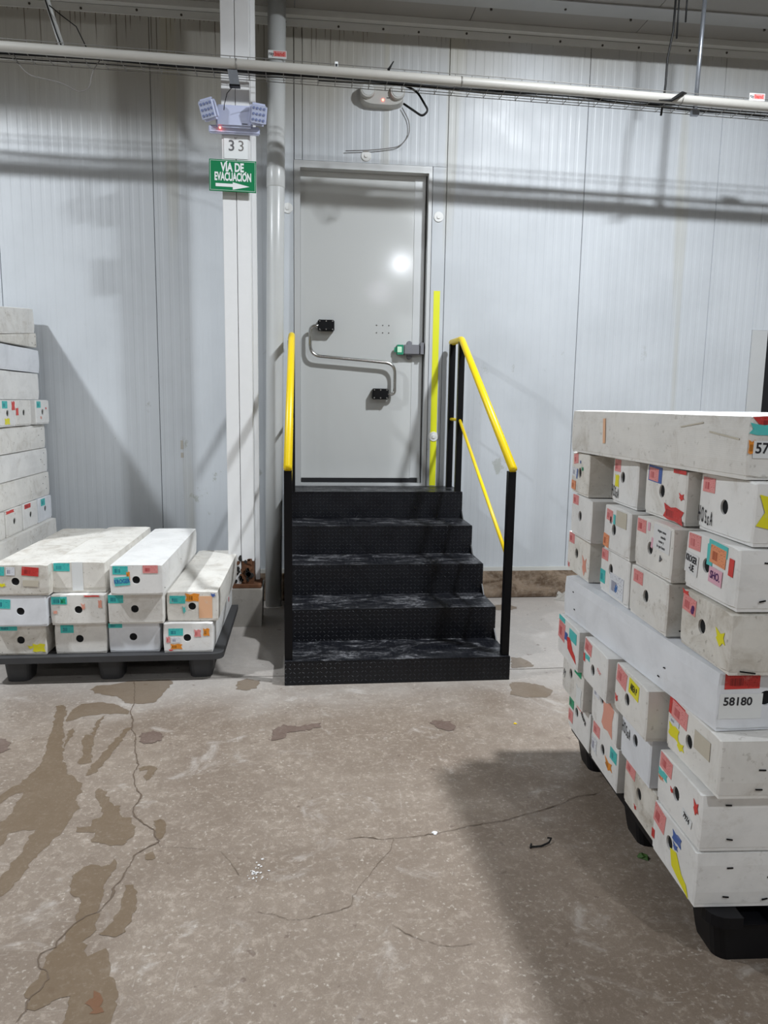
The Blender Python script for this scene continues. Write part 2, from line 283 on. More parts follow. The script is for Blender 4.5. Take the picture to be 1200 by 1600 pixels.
STAINS={
 'A1':[(-1.152, 3.48), (-1.121, 3.492), (-1.08, 3.386), (-1.065, 3.281), (-1.021, 3.161), (-0.999, 3.056), (-0.967, 2.957), (-0.932, 2.884), (-0.912, 2.825), (-0.826, 2.725), (-0.811, 2.663), (-0.818, 2.623), (-0.791, 2.552), (-0.795, 2.49), (-0.799, 2.405), (-0.821, 2.327), (-0.844, 2.251), (-0.849, 2.156), (-0.861, 2.098), (-0.883, 2.063), (-0.915, 2.147), (-0.905, 2.207), (-0.896, 2.289), (-0.898, 2.377), (-0.899, 2.421), (-0.936, 2.428), (-0.971, 2.412), (-0.967, 2.347), (-0.973, 2.295), (-1.038, 2.464), (-1.011, 2.521), (-1.016, 2.575), (-1.018, 2.68), (-1.045, 2.673), (-1.077, 2.61), (-1.09, 2.598), (-1.104, 2.634), (-1.074, 2.722), (-1.048, 2.777), (-1.034, 2.876), (-1.043, 2.963), (-1.067, 3.091), (-1.097, 3.251)],
 'A2':[(-0.999, 3.116), (-1.017, 3.212), (-1.002, 3.224), (-0.988, 3.177), (-0.983, 3.097), (-0.986, 3.038)],
 'B':[(-1.062, 3.315), (-1.068, 3.421), (-1.042, 3.494), (-0.952, 3.51), (-0.867, 3.466), (-0.794, 3.386), (-0.799, 3.358), (-0.888, 3.372), (-0.943, 3.362), (-1.007, 3.338), (-1.05, 3.294)],
 'C':[(-0.897, 3.351), (-0.902, 3.282), (-0.886, 3.107), (-0.862, 2.988), (-0.834, 2.892), (-0.871, 2.884), (-0.892, 2.897), (-0.888, 2.962), (-0.932, 3.111), (-0.933, 3.154), (-0.905, 3.14), (-0.922, 3.304)],
 'D':[(-0.751, 3.217), (-0.761, 3.128), (-0.771, 2.98), (-0.783, 2.899), (-0.795, 2.821), (-0.825, 2.788), (-0.837, 2.84), (-0.821, 2.902), (-0.809, 3.001), (-0.788, 3.13), (-0.775, 3.212)],
 'E':[(-0.765, 2.668), (-0.753, 2.686), (-0.728, 2.661), (-0.69, 2.59), (-0.668, 2.554), (-0.644, 2.556), (-0.638, 2.501), (-0.62, 2.479), (-0.595, 2.481), (-0.573, 2.424), (-0.562, 2.4), (-0.567, 2.348), (-0.586, 2.314), (-0.621, 2.31), (-0.671, 2.328), (-0.693, 2.352), (-0.684, 2.395), (-0.729, 2.392), (-0.756, 2.401), (-0.762, 2.429), (-0.718, 2.429), (-0.722, 2.468), (-0.696, 2.49), (-0.691, 2.514), (-0.736, 2.594)],
 'F':[(-0.877, 3.778), (-0.674, 3.782), (-0.66, 3.736), (-0.681, 3.585), (-0.708, 3.484), (-0.78, 3.474), (-0.844, 3.494), (-0.902, 3.577), (-0.959, 3.597), (-1.012, 3.626), (-1.047, 3.678), (-1.037, 3.72), (-0.961, 3.732)],
 'G':[(-0.51, 2.446), (-0.486, 2.46), (-0.464, 2.434), (-0.458, 2.376), (-0.467, 2.332), (-0.485, 2.348)],
 'H':[(-0.499, 2.244), (-0.476, 2.272), (-0.466, 2.248), (-0.47, 2.218), (-0.489, 2.216)],
 'I':[(-0.638, 2.834), (-0.6, 2.857), (-0.57, 2.828), (-0.571, 2.767), (-0.592, 2.73), (-0.609, 2.756), (-0.599, 2.81), (-0.632, 2.808)],
 'J':[(-0.661, 2.218), (-0.621, 2.198), (-0.596, 2.206), (-0.586, 2.238), (-0.572, 2.178), (-0.584, 2.141), (-0.585, 2.073), (-0.582, 2.044), (-0.576, 1.989), (-0.569, 1.975), (-0.564, 1.91), (-0.583, 1.87), (-0.565, 1.826), (-0.555, 1.814), (-0.54, 1.831), (-0.517, 1.836), (-0.497, 1.809), (-0.487, 1.764), (-0.476, 1.731), (-0.458, 1.708), (-0.442, 1.647), (-0.445, 1.61), (-0.443, 1.582), (-0.556, 1.593), (-0.554, 1.629), (-0.562, 1.678), (-0.584, 1.684), (-0.607, 1.663), (-0.63, 1.646), (-0.657, 1.667), (-0.673, 1.718), (-0.658, 1.758), (-0.663, 1.802), (-0.655, 1.846), (-0.636, 1.88), (-0.632, 1.954), (-0.629, 2.02), (-0.631, 2.04), (-0.674, 2.067), (-0.693, 2.112), (-0.693, 2.164)],
 'K':[(-0.527, 2.097), (-0.506, 2.104), (-0.484, 2.064), (-0.474, 2.007), (-0.474, 1.94), (-0.481, 1.895), (-0.512, 1.883), (-0.552, 1.892), (-0.536, 1.915), (-0.521, 1.957), (-0.519, 2.024)],
 'L':[(1.091, 3.619), (1.046, 3.458), (1.105, 3.413), (1.217, 3.405), (1.277, 3.483), (1.25, 3.554), (1.166, 3.614)],
 'M':[(1.203, 3.998), (1.26, 3.983), (1.289, 3.896), (1.285, 3.835), (1.153, 3.824)],
 'N':[(-0.335, 3.73), (-0.288, 3.763), (-0.21, 3.731), (-0.231, 3.636), (-0.277, 3.605), (-0.326, 3.626)],
 'O':[(1.388, 5.093), (1.482, 5.122), (1.538, 5.051), (1.532, 5.0), (1.459, 4.955), (1.358, 4.977)],
}
MARKS={
 'rust':[(-0.506, 1.692), (-0.494, 1.685), (-0.473, 1.65), (-0.471, 1.623), (-0.506, 1.619), (-0.508, 1.653)],
 'r1':[(-0.126, 3.142), (-0.09, 3.179), (-0.004, 3.173), (0.076, 3.193), (0.081, 3.153), (-0.004, 3.12), (-0.06, 3.099), (-0.092, 3.039), (-0.125, 3.041)],
 'r2':[(-0.685, 3.061), (-0.692, 3.148), (-0.648, 3.17), (-0.61, 3.142), (-0.595, 3.091), (-0.613, 3.055), (-0.656, 3.047)],
 'r3':[(0.584, 3.168), (0.639, 3.178), (0.681, 3.161), (0.687, 3.106), (0.671, 3.067), (0.635, 3.077), (0.598, 3.113)],
 'r4':[(-1.307, 3.159), (-1.257, 3.136), (-1.217, 3.085), (-1.208, 3.032), (-1.242, 2.99)],
}
CRACKS={
 'c1':[(-0.86, 3.777), (-0.795, 3.476), (-0.796, 3.386), (-0.762, 3.292), (-0.745, 3.191), (-0.715, 3.125), (-0.685, 2.973), (-0.648, 2.861), (-0.651, 2.784), (-0.621, 2.684), (-0.585, 2.613), (-0.596, 2.527), (-0.582, 2.484), (-0.538, 2.429), (-0.497, 2.391), (-0.485, 2.348), (-0.465, 2.321), (-0.492, 2.298), (-0.517, 2.273), (-0.531, 2.246), (-0.534, 2.207), (-0.541, 2.159), (-0.543, 2.129), (-0.557, 2.091), (-0.554, 2.056), (-0.572, 1.988), (-0.603, 1.972), (-0.629, 1.941), (-0.648, 1.893), (-0.653, 1.858), (-0.679, 1.837), (-0.679, 1.814), (-0.669, 1.791), (-0.64, 1.767), (-0.633, 1.745), (-0.643, 1.705), (-0.66, 1.677), (-0.653, 1.648), (-0.662, 1.612)],
 'c2':[(-0.474, 2.333), (-0.459, 2.285), (-0.408, 2.284), (-0.356, 2.276), (-0.296, 2.257)],
 'c4':[(0.145, 2.279), (0.199, 2.289), (0.272, 2.268), (0.36, 2.275), (0.449, 2.286), (0.567, 2.319), (0.71, 2.346), (0.868, 2.403), (0.952, 2.439), (1.016, 2.479), (1.116, 2.493)],
 'c5':[(0.305, 2.273), (0.286, 2.203), (0.238, 2.139), (0.202, 2.078), (0.15, 1.993), (0.144, 1.951), (0.097, 1.931), (-0.003, 1.902), (-0.039, 1.908), (-0.076, 1.93), (-0.131, 1.948)],
 'c6':[(0.249, 1.861), (0.293, 1.815), (0.324, 1.792), (0.389, 1.762), (0.469, 1.767)],
 'c7':[(-0.261, 2.25), (-0.231, 2.197), (-0.189, 2.113)],
 'c8':[(-0.912, 3.91), (-0.889, 3.833)],
}


# ================================================================== SETTING
WY = 5.328      # face of the cold-store wall
# floor: two slabs with an open joint between them
fl = struct(bxo('floor', (-7, 7.5, -12, 6, -.14, -.07), 'joint'))
JY = 3.78
bm = bmesh.new(); v = [(-7, -12), (7.5, -12), (7.5, JY+.085), (.3, JY+.012), (-7, JY-.02)]
def slab(pts, name, parent, z0=-.07, z1=0.0, mat='floor'):
    bm = bmesh.new(); a = [bm.verts.new((x, y, z1)) for x, y in pts]; b = [bm.verts.new((x, y, z0)) for x, y in pts]
    bm.faces.new(a); bm.faces.new(b[::-1])
    for i in range(len(a)): bm.faces.new((a[i], a[(i+1) % len(a)], b[(i+1) % len(a)], b[i]))
    return mk(name, bm, mat, parent)
bm.free()
slab(v, 'floor_slab', fl)
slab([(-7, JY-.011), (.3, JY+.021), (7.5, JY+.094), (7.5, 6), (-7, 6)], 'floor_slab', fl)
def jag(pts, amp, step):
    out = []
    for i, a in enumerate(pts):
        b = pts[(i+1) % len(pts)]; L = math.hypot(b[0]-a[0], b[1]-a[1]); n = max(1, int(L/step))
        for k in range(n):
            t = k/n; x = a[0]+(b[0]-a[0])*t; y = a[1]+(b[1]-a[1])*t
            out.append((x + amp*(noise.noise((x*45, y*45, 0))*1.6), y + amp*(noise.noise((x*45, y*45, 9))*1.6)))
    return out
def patch(name, pts, mat, z=.0007, amp=.008, step=.012):
    pts = jag(pts, amp, step); tris = tessellate_polygon([[Vector((x, y, 0)) for x, y in pts]])
    bm = bmesh.new(); vs = [bm.verts.new((x, y, z)) for x, y in pts]
    for t in tris:
        try: bm.faces.new([vs[i] for i in t])
        except ValueError: pass
    for f in bm.faces:
        f.normal_update()
        if f.normal.z < 0: f.normal_flip()
    me = bpy.data.meshes.new(name); bm.to_mesh(me); bm.free(); me.materials.append(M[mat])
    o = bpy.data.objects.new(name, me); COL.objects.link(o); o.parent = fl; return o
for i, (k, pts) in enumerate(STAINS.items()): patch('wet_patch', pts, 'wet', .0007 + i*.00004)
for k, pts in MARKS.items(): patch('stain', pts, 'rust_floor' if k == 'rust' else 'redstain', .0018, .014, .01)
for k, pts in CRACKS.items():
    w = .0026 if k == 'c1' else (.0017 if k == 'c4' else .0009)
    P = []
    for a, b in zip(pts, pts[1:]):
        L = math.hypot(b[0]-a[0], b[1]-a[1]); n = max(1, int(L/.012))
        for q in range(n):
            t = q/n; P.append((a[0]+(b[0]-a[0])*t, a[1]+(b[1]-a[1])*t))
    P.append(pts[-1]); P = [(x + .006*noise.noise((x*60, y*60, 3)), y + .006*noise.noise((x*60, y*60, 5))) for x, y in P]
    bm = bmesh.new(); A = []; B = []
    for i, (x, y) in enumerate(P):
        x2, y2 = P[min(i+1, len(P)-1)]; x1, y1 = P[max(i-1, 0)]; d = math.hypot(x2-x1, y2-y1) or 1
        nx, ny = -(y2-y1)/d, (x2-x1)/d; ww = w*(.35 + .9*abs(noise.noise((x*30, y*30, 7)))*2) * (1 if 0 < i < len(P)-1 else .1)
        A.append(bm.verts.new((x+nx*ww/1, y+ny*ww, .0022))); B.append(bm.verts.new((x-nx*ww, y-ny*ww, .0022)))
    for i in range(len(P)-1): bm.faces.new((A[i], B[i], B[i+1], A[i+1]))
    mk('crack', bm, 'crack', fl)

# back wall: core slab, ribbed sandwich panels hung on it, curb, trims
wb = struct(bxo('wall_back', (-7, 7.5, 5.46, 5.6, 0, 4.0), 'seam'))
def panel(x0, x1, z0, z1, ribs=True):
    bm = bmesh.new(); prof = [(x0, WY+.11), (x0, WY+.006), (x0+.0025, WY)]
    if ribs:
        p = .0625; x = x0 + .02
        while x + p < x1 - .01:
            prof += [(x+.004, WY), (x+.010, WY+.0008), (x+p*.5-.004, WY+.0008), (x+p*.5+.003, WY)]; x += p
    prof += [(x1-.0025, WY), (x1, WY+.006), (x1, WY+.11)]
    a = [bm.verts.new((x, y, z0)) for x, y in prof]; b = [bm.verts.new((x, y, z1)) for x, y in prof]
    for i in range(len(a)-1): bm.faces.new((a[i], a[i+1], b[i+1], b[i]))
    bm.faces.new(a); bm.faces.new(b[::-1])
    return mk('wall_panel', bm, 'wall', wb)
g = .0009
DX0, DX1, DZ0, DZ1 = -.006, .878, .849, 3.012
for a, b in ((-6.95, -5.96), (-5.96, -4.97), (-4.97, -3.97), (-3.97, -2.97), (-2.97, -1.975), (-1.975, -.978), (1.004, 1.992), (1.992, 2.985), (2.985, 3.345), (4.4, 5.4), (5.4, 6.4), (6.4, 7.45)):
    panel(a+g, b-g, .235, 3.92)
panel(-.978+g, -.05, .235, 3.92)
panel(-.046, .008-g, 3.06, 3.92); panel(.008+g, 1.004-g, 3.06, 3.92)
panel(.905, 1.004-g, .235, 3.058, False)
panel(-.046, .902, .235, .80, False)
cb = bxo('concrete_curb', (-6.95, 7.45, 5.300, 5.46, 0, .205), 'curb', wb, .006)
tr = bxo('base_trim', (-6.95, 7.45, 5.312, 5.46, .2055, .2345), 'trim', wb)
tp = bxo('cornice_trim', (-6.95, 7.45, 5.318, 5.46, 3.885, 3.93), 'trim', wb)
for k in range(26):
    bm = bmesh.new(); x = -2.9 + k*.31 + random.uniform(-.05, .05); disc(bm, (x, 5.318, 3.905 + random.uniform(-.006, .012)), .008, d=.004, n=8); mk('screw', bm, 'fastener', wb)
tag(bxo('yellow_strip', (.930, .975, WY-.002, WY+.02, .849, 2.23), 'tape', wb), 'bright yellow vertical strip beside the door')
for x, z in ((.441, 3.105), (-.090, 2.744), (.952, 2.729), (.953, 1.206)):
    bm = bmesh.new(); disc(bm, (x, WY+.001, z), .036, d=.008, n=20); disc(bm, (x, WY-.006, z), .014, d=.008, n=12); tag(mk('wall_rosette', bm, 'rosette', wb), 'round white plastic cap')
for z0, z1 in ((1.10, 1.16), (1.04, 1.075)): bxo('tape_residue', (-.842, -.824, WY-.0012, WY+.003, z0, z1), 'bottom', wb)
# dark doorway at the right end of the wall, with its jamb
trm = struct(bxo('trim_1', (3.345, 3.465, 5.318, 5.46, .235, 2.02), 'frame'))
struct(bxo('door_2', (3.466, 4.3, 5.34, 5.455, .01, 2.02), 'rubber'))
panel(3.345, 4.4, 2.022, 3.92)
# other walls and ceiling
struct(bxo('wall_left', (-7.1, -7, -12, 5.6, 0, 4.8), 'trim')); struct(bxo('wall_right', (7.5, 7.6, -12, 5.6, 0, 4.8), 'trim')); struct(bxo('wall_front', (-7, 7.5, -12.1, -12, 0, 4.8), 'trim'))
ce = struct(bxo('ceiling', (-7, 7.5, -12, 4.6, 4.75, 4.85), 'ceil'))
x = -7
while x < 7.4:
    bxo('soffit_panel', (x+.002, min(7.5, x+1.16)-.002, 4.6, 5.6, 3.972, 4.10), 'ceil', ce); x += 1.16
bxo('soffit_fascia', (-7, 7.5, 4.58, 4.598, 3.96, 4.75), 'ceil', ce)
bxo('added_shade_beam', (-7, -.30, 3.62, 3.78, 3.955, 4.749), 'ceil', ce)  # unseen beam, added to keep the left lamp off the upper left wall
bxo('flashing_strip', (-7, 7.5, 4.93, 5.075, 3.962, 3.971), 'flash', ce)
bxo('cove_strip', (-7, 7.5, 5.270, 5.318, 3.932, 3.971), 'trim', ce)
for k in range(12):
    bm = bmesh.new(); xx = -1.6+k*.47; yy = 5.02 if k % 2 else 5.09
    for q in range(1): tube(bm, [(xx, yy, 3.971), (xx, yy, 3.956)], .008, 8)
    mk('screw', bm, 'fastener', ce)

# ================================================================== DOOR
dr = struct(bxo('door_1', (DX0-.0, DX1+.0, 5.345+.055, 5.455, DZ0+.001, DZ1), 'door', bev=.002))
def prism(name, xz, y0, y1, mat, parent):
    bm = bmesh.new(); a = [bm.verts.new((x, y0, z)) for x, z in xz]; b = [bm.verts.new((x, y1, z)) for x, z in xz]
    bm.faces.new(a); bm.faces.new(b[::-1])
    for i in range(len(a)): bm.faces.new((a[i], a[(i+1) % len(a)], b[(i+1) % len(a)], b[i]))
    return mk(name, bm, mat, parent)
prism('frame_side', [(DX0-.042, DZ0-.05), (DX0, DZ0-.05), (DX0, DZ1), (DX0-.042, DZ1+.045)], WY-.004, 5.455, 'frame', dr)
prism('frame_side', [(DX1, DZ0-.05), (DX1+.024, DZ0-.05), (DX1+.024, DZ1+.045), (DX1, DZ1)], WY-.004, 5.455, 'frame', dr)
prism('frame_head', [(DX0, DZ1), (DX1, DZ1), (DX1+.024, DZ1+.045), (DX0-.042, DZ1+.045)], WY-.004, 5.455, 'frame', dr)
bxo('threshold', (DX0, DX1, WY-.004, 5.40, DZ0-.05, DZ0+.012), 'frame', dr)
bxo('door_sweep', (DX0+.004, DX1-.03, 5.394, 5.401, DZ0+.014, DZ0+.046), 'rubber', dr)
bxo('edge_gasket', (DX1-.006, DX1-.001, 5.392, 5.401, DZ0+.013, DZ1), 'rubber', dr)
bxo('edge_strip', (DX1-.085, DX1-.013, 5.396, 5.401, DZ0+.05, DZ1-.02), 'frame', dr)
for i in range(3):
    for j in range(2):
        bm = bmesh.new(); disc(bm, (.535+i*.044, 5.401, 1.990-j*.052), .0045, d=.003, n=8); mk('screw', bm, 'fastener', dr)
sw = empty('door_push_rail', 'bent stainless steel S-shaped opening rail with black end brackets on the white door', 'door handle', (.35, 5.40, 1.7))
def loc(p): return (p[0]-.35, p[1]-5.40, p[2]-1.7)
yr = 5.34
tubeo('rail', [loc(q) for q in rounded([(.15, yr, 1.972), (.062, yr, 1.968), (.062, yr, 1.765), (.665, yr, 1.722), (.665, yr, 1.503), (.60, yr, 1.503)], .075, 7)], .0115, 'steel', sw, 12)
for x, z in ((.173, 1.974), (.563, 1.505)):
    br = bxo('bracket', (x-.058-.35, x+.058-.35, -.075, -.0, z-.038-1.7, z+.038-1.7), 'bplast', sw, .006)
    for a in (-1, 0, 1):
        for b in (-1, 1):
            bm = bmesh.new(); disc(bm, (x+a*.045-.35, -.075, z+b*.028-1.7), .0055, d=.003, n=8); mk('bolt', bm, 'steel', br)
lt = empty('door_latch', 'grey door latch with green release button at the right edge of the door', 'door latch', (.76, 5.40, 1.82))
bm = bmesh.new(); box(bm, -.035, .085, -.06, 0, -.036, .036); bmesh.ops.bevel(bm, geom=bm.edges[:], offset=.008, segments=2, affect='EDGES'); box(bm, .085, .108, -.075, 0, -.03, .05); mk('latch_body', bm, 'latchg', lt)
for z in (.047, -.047):
    bm = bmesh.new(); disc(bm, (.012, 0, z), .019, d=.02, n=14); mk('mounting_ear', bm, 'latchg', lt)
bm = bmesh.new(); box(bm, -.098, -.036, -.058, -.004, -.034, .034); bmesh.ops.bevel(bm, geom=[e for e in bm.edges if all(v.co.x < -.09 for v in e.verts)], offset=.018, segments=3, affect='EDGES')
gb = mk('release_button', bm, 'green', lt); bxo('button_face', (-.080, -.048, -.0615, -.0585, -.020, .020), 'glow', gb, .002)

# ================================================================== STAIRS
XL, XR, YS, TD, R0, RR = -.087, 1.094, 3.654, .3197, .1284, .18
st = empty('steel_staircase', 'black diamond plate steel steps with yellow handrails leading up to the white door', 'stairs', (.5, 4.4, 0))
def sbox(name, d, mat='tread', bev=.0015):
    return bxo(name, (d[0]-.5, d[1]-.5, d[2]-4.4, d[3]-4.4, d[4], d[5]), mat, st, bev, uvbox=True)
lev = [R0 + RR*k for k in range(5)]
for k in range(5):
    y0 = YS + TD*k; z = lev[k]; zb = 0 if k == 0 else lev[k-1]
    y1 = YS + TD*(k+1) if k < 4 else 5.296
    sbox('tread', (XL, XR, y0, y1 + (.02 if k < 4 else 0), z-.006, z))
    sbox('riser', (XL, XR, y0, y0+.006, zb+.0002, z-.0062))
    if k < 4:
        for x in (XL+.001, XR-.008):
            bm = bmesh.new(); P = [(y1-.055, z+.0005), (y1-.001, z+.0005), (y1-.001, z+.055)]
            a = [bm.verts.new((x-.5, y-4.4, zz)) for y, zz in P]; b = [bm.verts.new((x+.007-.5, y-4.4, zz)) for y, zz in P]
            bm.faces.new(a); bm.faces.new(b)
            for i in range(3): bm.faces.new((a[i], a[(i+1) % 3], b[(i+1) % 3], b[i]))
            mk('gusset', bm, 'post', st)
for x in (XL+.012, XR-.018):
    bm = bmesh.new(); prof = [(YS+.007, 0)]
    for k in range(5): prof += [(YS+TD*k+.007, lev[k]-.0065), ((YS+TD*(k+1)+.0065) if k < 4 else 5.294, lev[k]-.0065)]
    prof += [(5.294, 0)]
    a = [bm.verts.new((x-.5, y-4.4, z)) for y, z in prof]; b = [bm.verts.new((x+.005-.5, y-4.4, z)) for y, z in prof]
    bm.faces.new(a); bm.faces.new(b[::-1])
    for i in range(len(a)): bm.faces.new((a[i], a[(i+1) % len(a)], b[(i+1) % len(a)], b[i]))
    mk('side_plate', bm, 'post', st)
YU = YS + 4*TD + .03
ZF, ZU = 1.105, 1.865
for sgn, x in ((-1, XL+.02), (1, XR-.022)):
    xu = x - (.008 if sgn > 0 else -.005); h = .02
    sbox('post', (x-h, x+h, YS+.02, YS+.06, lev[0], ZF+.0), 'post')
    sbox('post', (xu-h, xu+h, YU-h, YU+h, lev[4], ZU-.01), 'post')
    sbox('post', (xu-h-.01, xu+h-.01, 5.20, 5.24, lev[4], ZU-.01), 'post')
    o = lambda p: (p[0]-.5, p[1]-4.4, p[2])
    tubeo('handrail', [o(q) for q in rounded([(x, YS+.012, ZF+.012), (xu, YU, ZU+.004), (xu-.01, 5.25, ZU+.004)], .03, 4)], .0215, 'yellow', st, 16)
    tubeo('mid_rail', [o((x, YS+.045, .645)), o((xu, YU-.01, 1.335))], .0105, 'yellow', st, 10)
    tubeo('mid_rail', [o((xu, YU+.012, 1.335)), o((xu-.01, 5.20, 1.335))], .0105, 'yellow', st, 10)

# ================================================================== COLUMN, DOWNPIPE
CX0, CX1, CY = -.467, -.303, 4.74
cl = empty('steel_column', 'white painted steel column of two joined channels standing on a rusty concrete footing', 'column', ((CX0+CX1)/2, 4.83, 0))
def cbox(name, d, mat, bev=0, t=None):
    c = t or cl; q = c.location; return bxo(name, (d[0]-q.x, d[1]-q.x, d[2]-q.y, d[3]-q.y, d[4]-q.z, d[5]-q.z), mat, c, bev)
cbox('channel', (CX0, (CX0+CX1)/2-.0015, CY, CY+.16, .42, 3.972), 'colp', .002)
cbox('channel', ((CX0+CX1)/2+.0015, CX1, CY, CY+.16, .42, 3.972), 'colp', .002)
cbox('channel_foot', (CX0+.004, (CX0+CX1)/2-.002, CY+.004, CY+.155, .27, .4195), 'colp')
cbox('channel_foot', ((CX0+CX1)/2+.002, CX1-.004, CY+.004, CY+.155, .27, .4195), 'rust')
cbox('base_plate', (CX0-.02, CX1+.045, CY-.03, CY+.17, .248, .269), 'rust', .003)
cbox('side_flange', (CX1+.001, CX1+.028, CY+.12, CY+.17, .27, 3.972), 'colp')
rng = random.Random(3)
for k in range(30):   # flaking rust patches on the foot, thin raised scabs
    x = CX0+.02 + rng.random()*(CX1-CX0-.04); z = .29 + rng.random()**2*.17; r = rng.uniform(.007, .018)
    bm = bmesh.new(); vs = [bm.verts.new((x-cl.location.x+r*rng.uniform(.5, 1.2)*math.cos(t), CY-.002-4.83, z+r*rng.uniform(.6, 1.6)*math.sin(t))) for t in [2*PI*i/7 for i in range(7)]]
    bm.faces.new(vs); ret = bmesh.ops.extrude_face_region(bm, geom=bm.faces[:]); bmesh.ops.translate(bm, verts=[q for q in ret['geom'] if isinstance(q, bmesh.types.BMVert)], vec=(0, .0065, 0))
    mk('rust_flake', bm, 'dgap' if k % 3 else 'rust', cl)
bm = bmesh.new(); box(bm, -.105, .135, CY-.06-4.83, CY+.2-4.83, 0, .247)
for v in bm.verts:
    if v.co.z < .1: v.co.x *= .94
bmesh.ops.subdivide_edges(bm, edges=bm.edges[:], cuts=3, use_grid_fill=True)
for v in bm.verts:
    if v.co.z > 0: v.co += Vector((noise.noise(v.co*9), noise.noise(v.co*9+Vector((5,5,5))), 0))*.006
mk('concrete_footing', bm, 'block', cl)
pp = empty('drain_pipe', 'tall white plastic drainpipe standing on the floor between column and door', 'pipe', (-.200, 5.18, 0))
def pl(z): return (-.200 + .048*z/3.95 + .200, 0, z)
pm = tubeo('pipe', [pl(0), pl(1.3), pl(2.35), pl(3.97)], .058, 'pvc', pp, 32)
tubeo('pipe_socket', [pl(2.83), pl(2.835), pl(2.95), pl(2.955)], [.0585, .0605, .0605, .0585], 'pvc', pp, 32)
def label_thing(x, y, z, parent, w=.075, h=.032, rx=0):
    o = bxo('brand_label', (x-w/2, x+w/2, y-.002, y, z-h/2, z+h/2), 'white', parent)
    W_k = w/.075; r = bxo('red_field', (x-w*.22, x+w*.47, y-.0027, y-.0021, z-h*.28, z+h*.42), 'pink', o)
    a = text_obj('ray', .020*W_k, .85, 'ink', o, .0006); a.location = (x-w*.34, y-.0028, z+.002)
    b = text_obj('band', .022*W_k, .95, 'redp', o, .0008); b.location = (x+w*.12, y-.0034, z+.002)
    return o
label_thing(-.140+.192, -.0600, 3.62, pp, .115, .047)

# ================================================================== THINGS ON THE COLUMN
sg = empty('evacuation_sign', 'green evacuation route sign with white arrow fixed to the white column', 'sign', (-.402, 4.70, 2.758), 0)
sg.rotation_euler = (0, math.radians(.6), 0); A45 = math.radians(40)
bxo('sign_board', (-.137, .137, -.003, .003, -.089, .089), 'signg', sg, .001)
fr = bmesh.new()
for d in ((-.131, .131, .0815, .083), (-.131, .131, -.083, -.0815), (-.131, -.1295, -.083, .083), (.1295, .131, -.083, .083)): box(fr, d[0], d[1], -.0036, -.003, d[2], d[3])
mk('border_line', fr, 'white', sg)
a = text_obj('VIA DE', .066, .66, 'white', sg, .0026); a.location = (-.002, -.0036, .045)
a = text_obj('EVACUACION', .064, .525, 'white', sg, .0024); a.location = (.001, -.0036, -.008)
for x, z in ((-.036, .0765), (.074, .0205)):
    q = bxo('accent', (-.003, .003, -.0005, .0, -.006, .006), 'white', sg); q.location = (x, -.0036, z); q.rotation_euler = (0, A45, 0)
bm = bmesh.new(); P = [(-.100, -.063), (0.0, -.063), (0.0, -.078), (.098, -.057), (0.0, -.036), (0.0, -.045), (-.100, -.045)]
vs = [bm.verts.new((x, -.0037, z)) for x, z in P]; tr_ = tessellate_polygon([[Vector((x, z, 0)) for x, z in P]])
for t in tr_: bm.faces.new([vs[i] for i in t])
ar = mk('arrow', bm, 'white', sg)
pn = empty('column_notice', 'small white notice with two faded digits above the green sign on the column', 'notice', (-.384, 4.738, 2.932))
bxo('notice_sheet', (-.070, .070, -.002, 0, -.066, .066), 'white', pn)
a = text_obj('3', .085, 1.0, 'greyink', pn, .001); a.location = (-.026, -.0026, .004)
a = text_obj('3', .085, 1.0, 'gcable', pn, .0); a.location = (.030, -.0026, .004)
a = text_obj('N°', .016, 1.0, 'gcable', pn); a.location = (0, -.0026, .05)

el = empty('emergency_light', 'pale blue-white twin-head emergency light on the white column above the sign', 'emergency light', (-.388, 4.738, 3.085))
bm = bmesh.new(); box(bm, -.105, .105, -.065, 0, -.062, .060); bmesh.ops.bevel(bm, geom=bm.edges[:], offset=.010, segments=2, affect='EDGES'); mk('housing', bm, 'emer', el)
bxo('lower_tray', (-.150, .145, -.035, -.004, -.088, -.045), 'emer', el, .006)
bxo('name_plate', (.045, .078, -.0665, -.0655, -.046, -.042), 'ink', el)
bm = bmesh.new(); disc(bm, (-.082, -.055, -.068), .005, d=.004, n=10); mk('charge_led', bm, 'led', el)
def head(cx, cz, rz, ry, lab=None):
    h = bpy.data.objects.new('lamp_head', None); COL.objects.link(h)
    bm = bmesh.new(); box(bm, -.050, .050, -.030, .02, -.058, .058); bmesh.ops.bevel(bm, geom=bm.edges[:], offset=.014, segments=3, affect='EDGES')
    h2 = mk('lamp_head', bm, 'emer', el); bpy.data.objects.remove(h)
    h2.location = (cx, -.078, cz); h2.rotation_euler = (math.radians(16), ry, rz)
    bxo('lens', (-.040, .040, -.0335, -.0302, -.048, .048), 'lens', h2, .001)
    bm = bmesh.new()
    for i in range(4):
        for j in range(3):
            disc(bm, (-.029+i*.0195, -.0336, -.030+j*.030), .0075, d=.003, n=10)
    mk('led_array', bm, 'chip', h2)
head(-.140, .020, math.radians(-22), math.radians(-9)); head(.138, .008, math.radians(12), math.radians(3))
e2 = empty('wall_emergency_light', 'grey oval twin-lamp emergency light on the wall above the door, red indicator lit', 'emergency light', (.541, WY, 3.475))
bm = bmesh.new()
ra = []; rb = []
for k in range(28):
    t = 2*PI*k/28; cx = abs(math.cos(t))**.6*math.copysign(1, math.cos(t)); sz = abs(math.sin(t))**.7*math.copysign(1, math.sin(t))
    ra.append(bm.verts.new((.15*cx, 0, .068*sz))); rb.append(bm.verts.new((.138*cx, -.06, .058*sz)))
bm.faces.new(ra); bm.faces.new(rb)
for k in range(28): bm.faces.new((ra[k], ra[(k+1) % 28], rb[(k+1) % 28], rb[k]))
mk('housing', bm, 'emer2', e2, smooth=False)
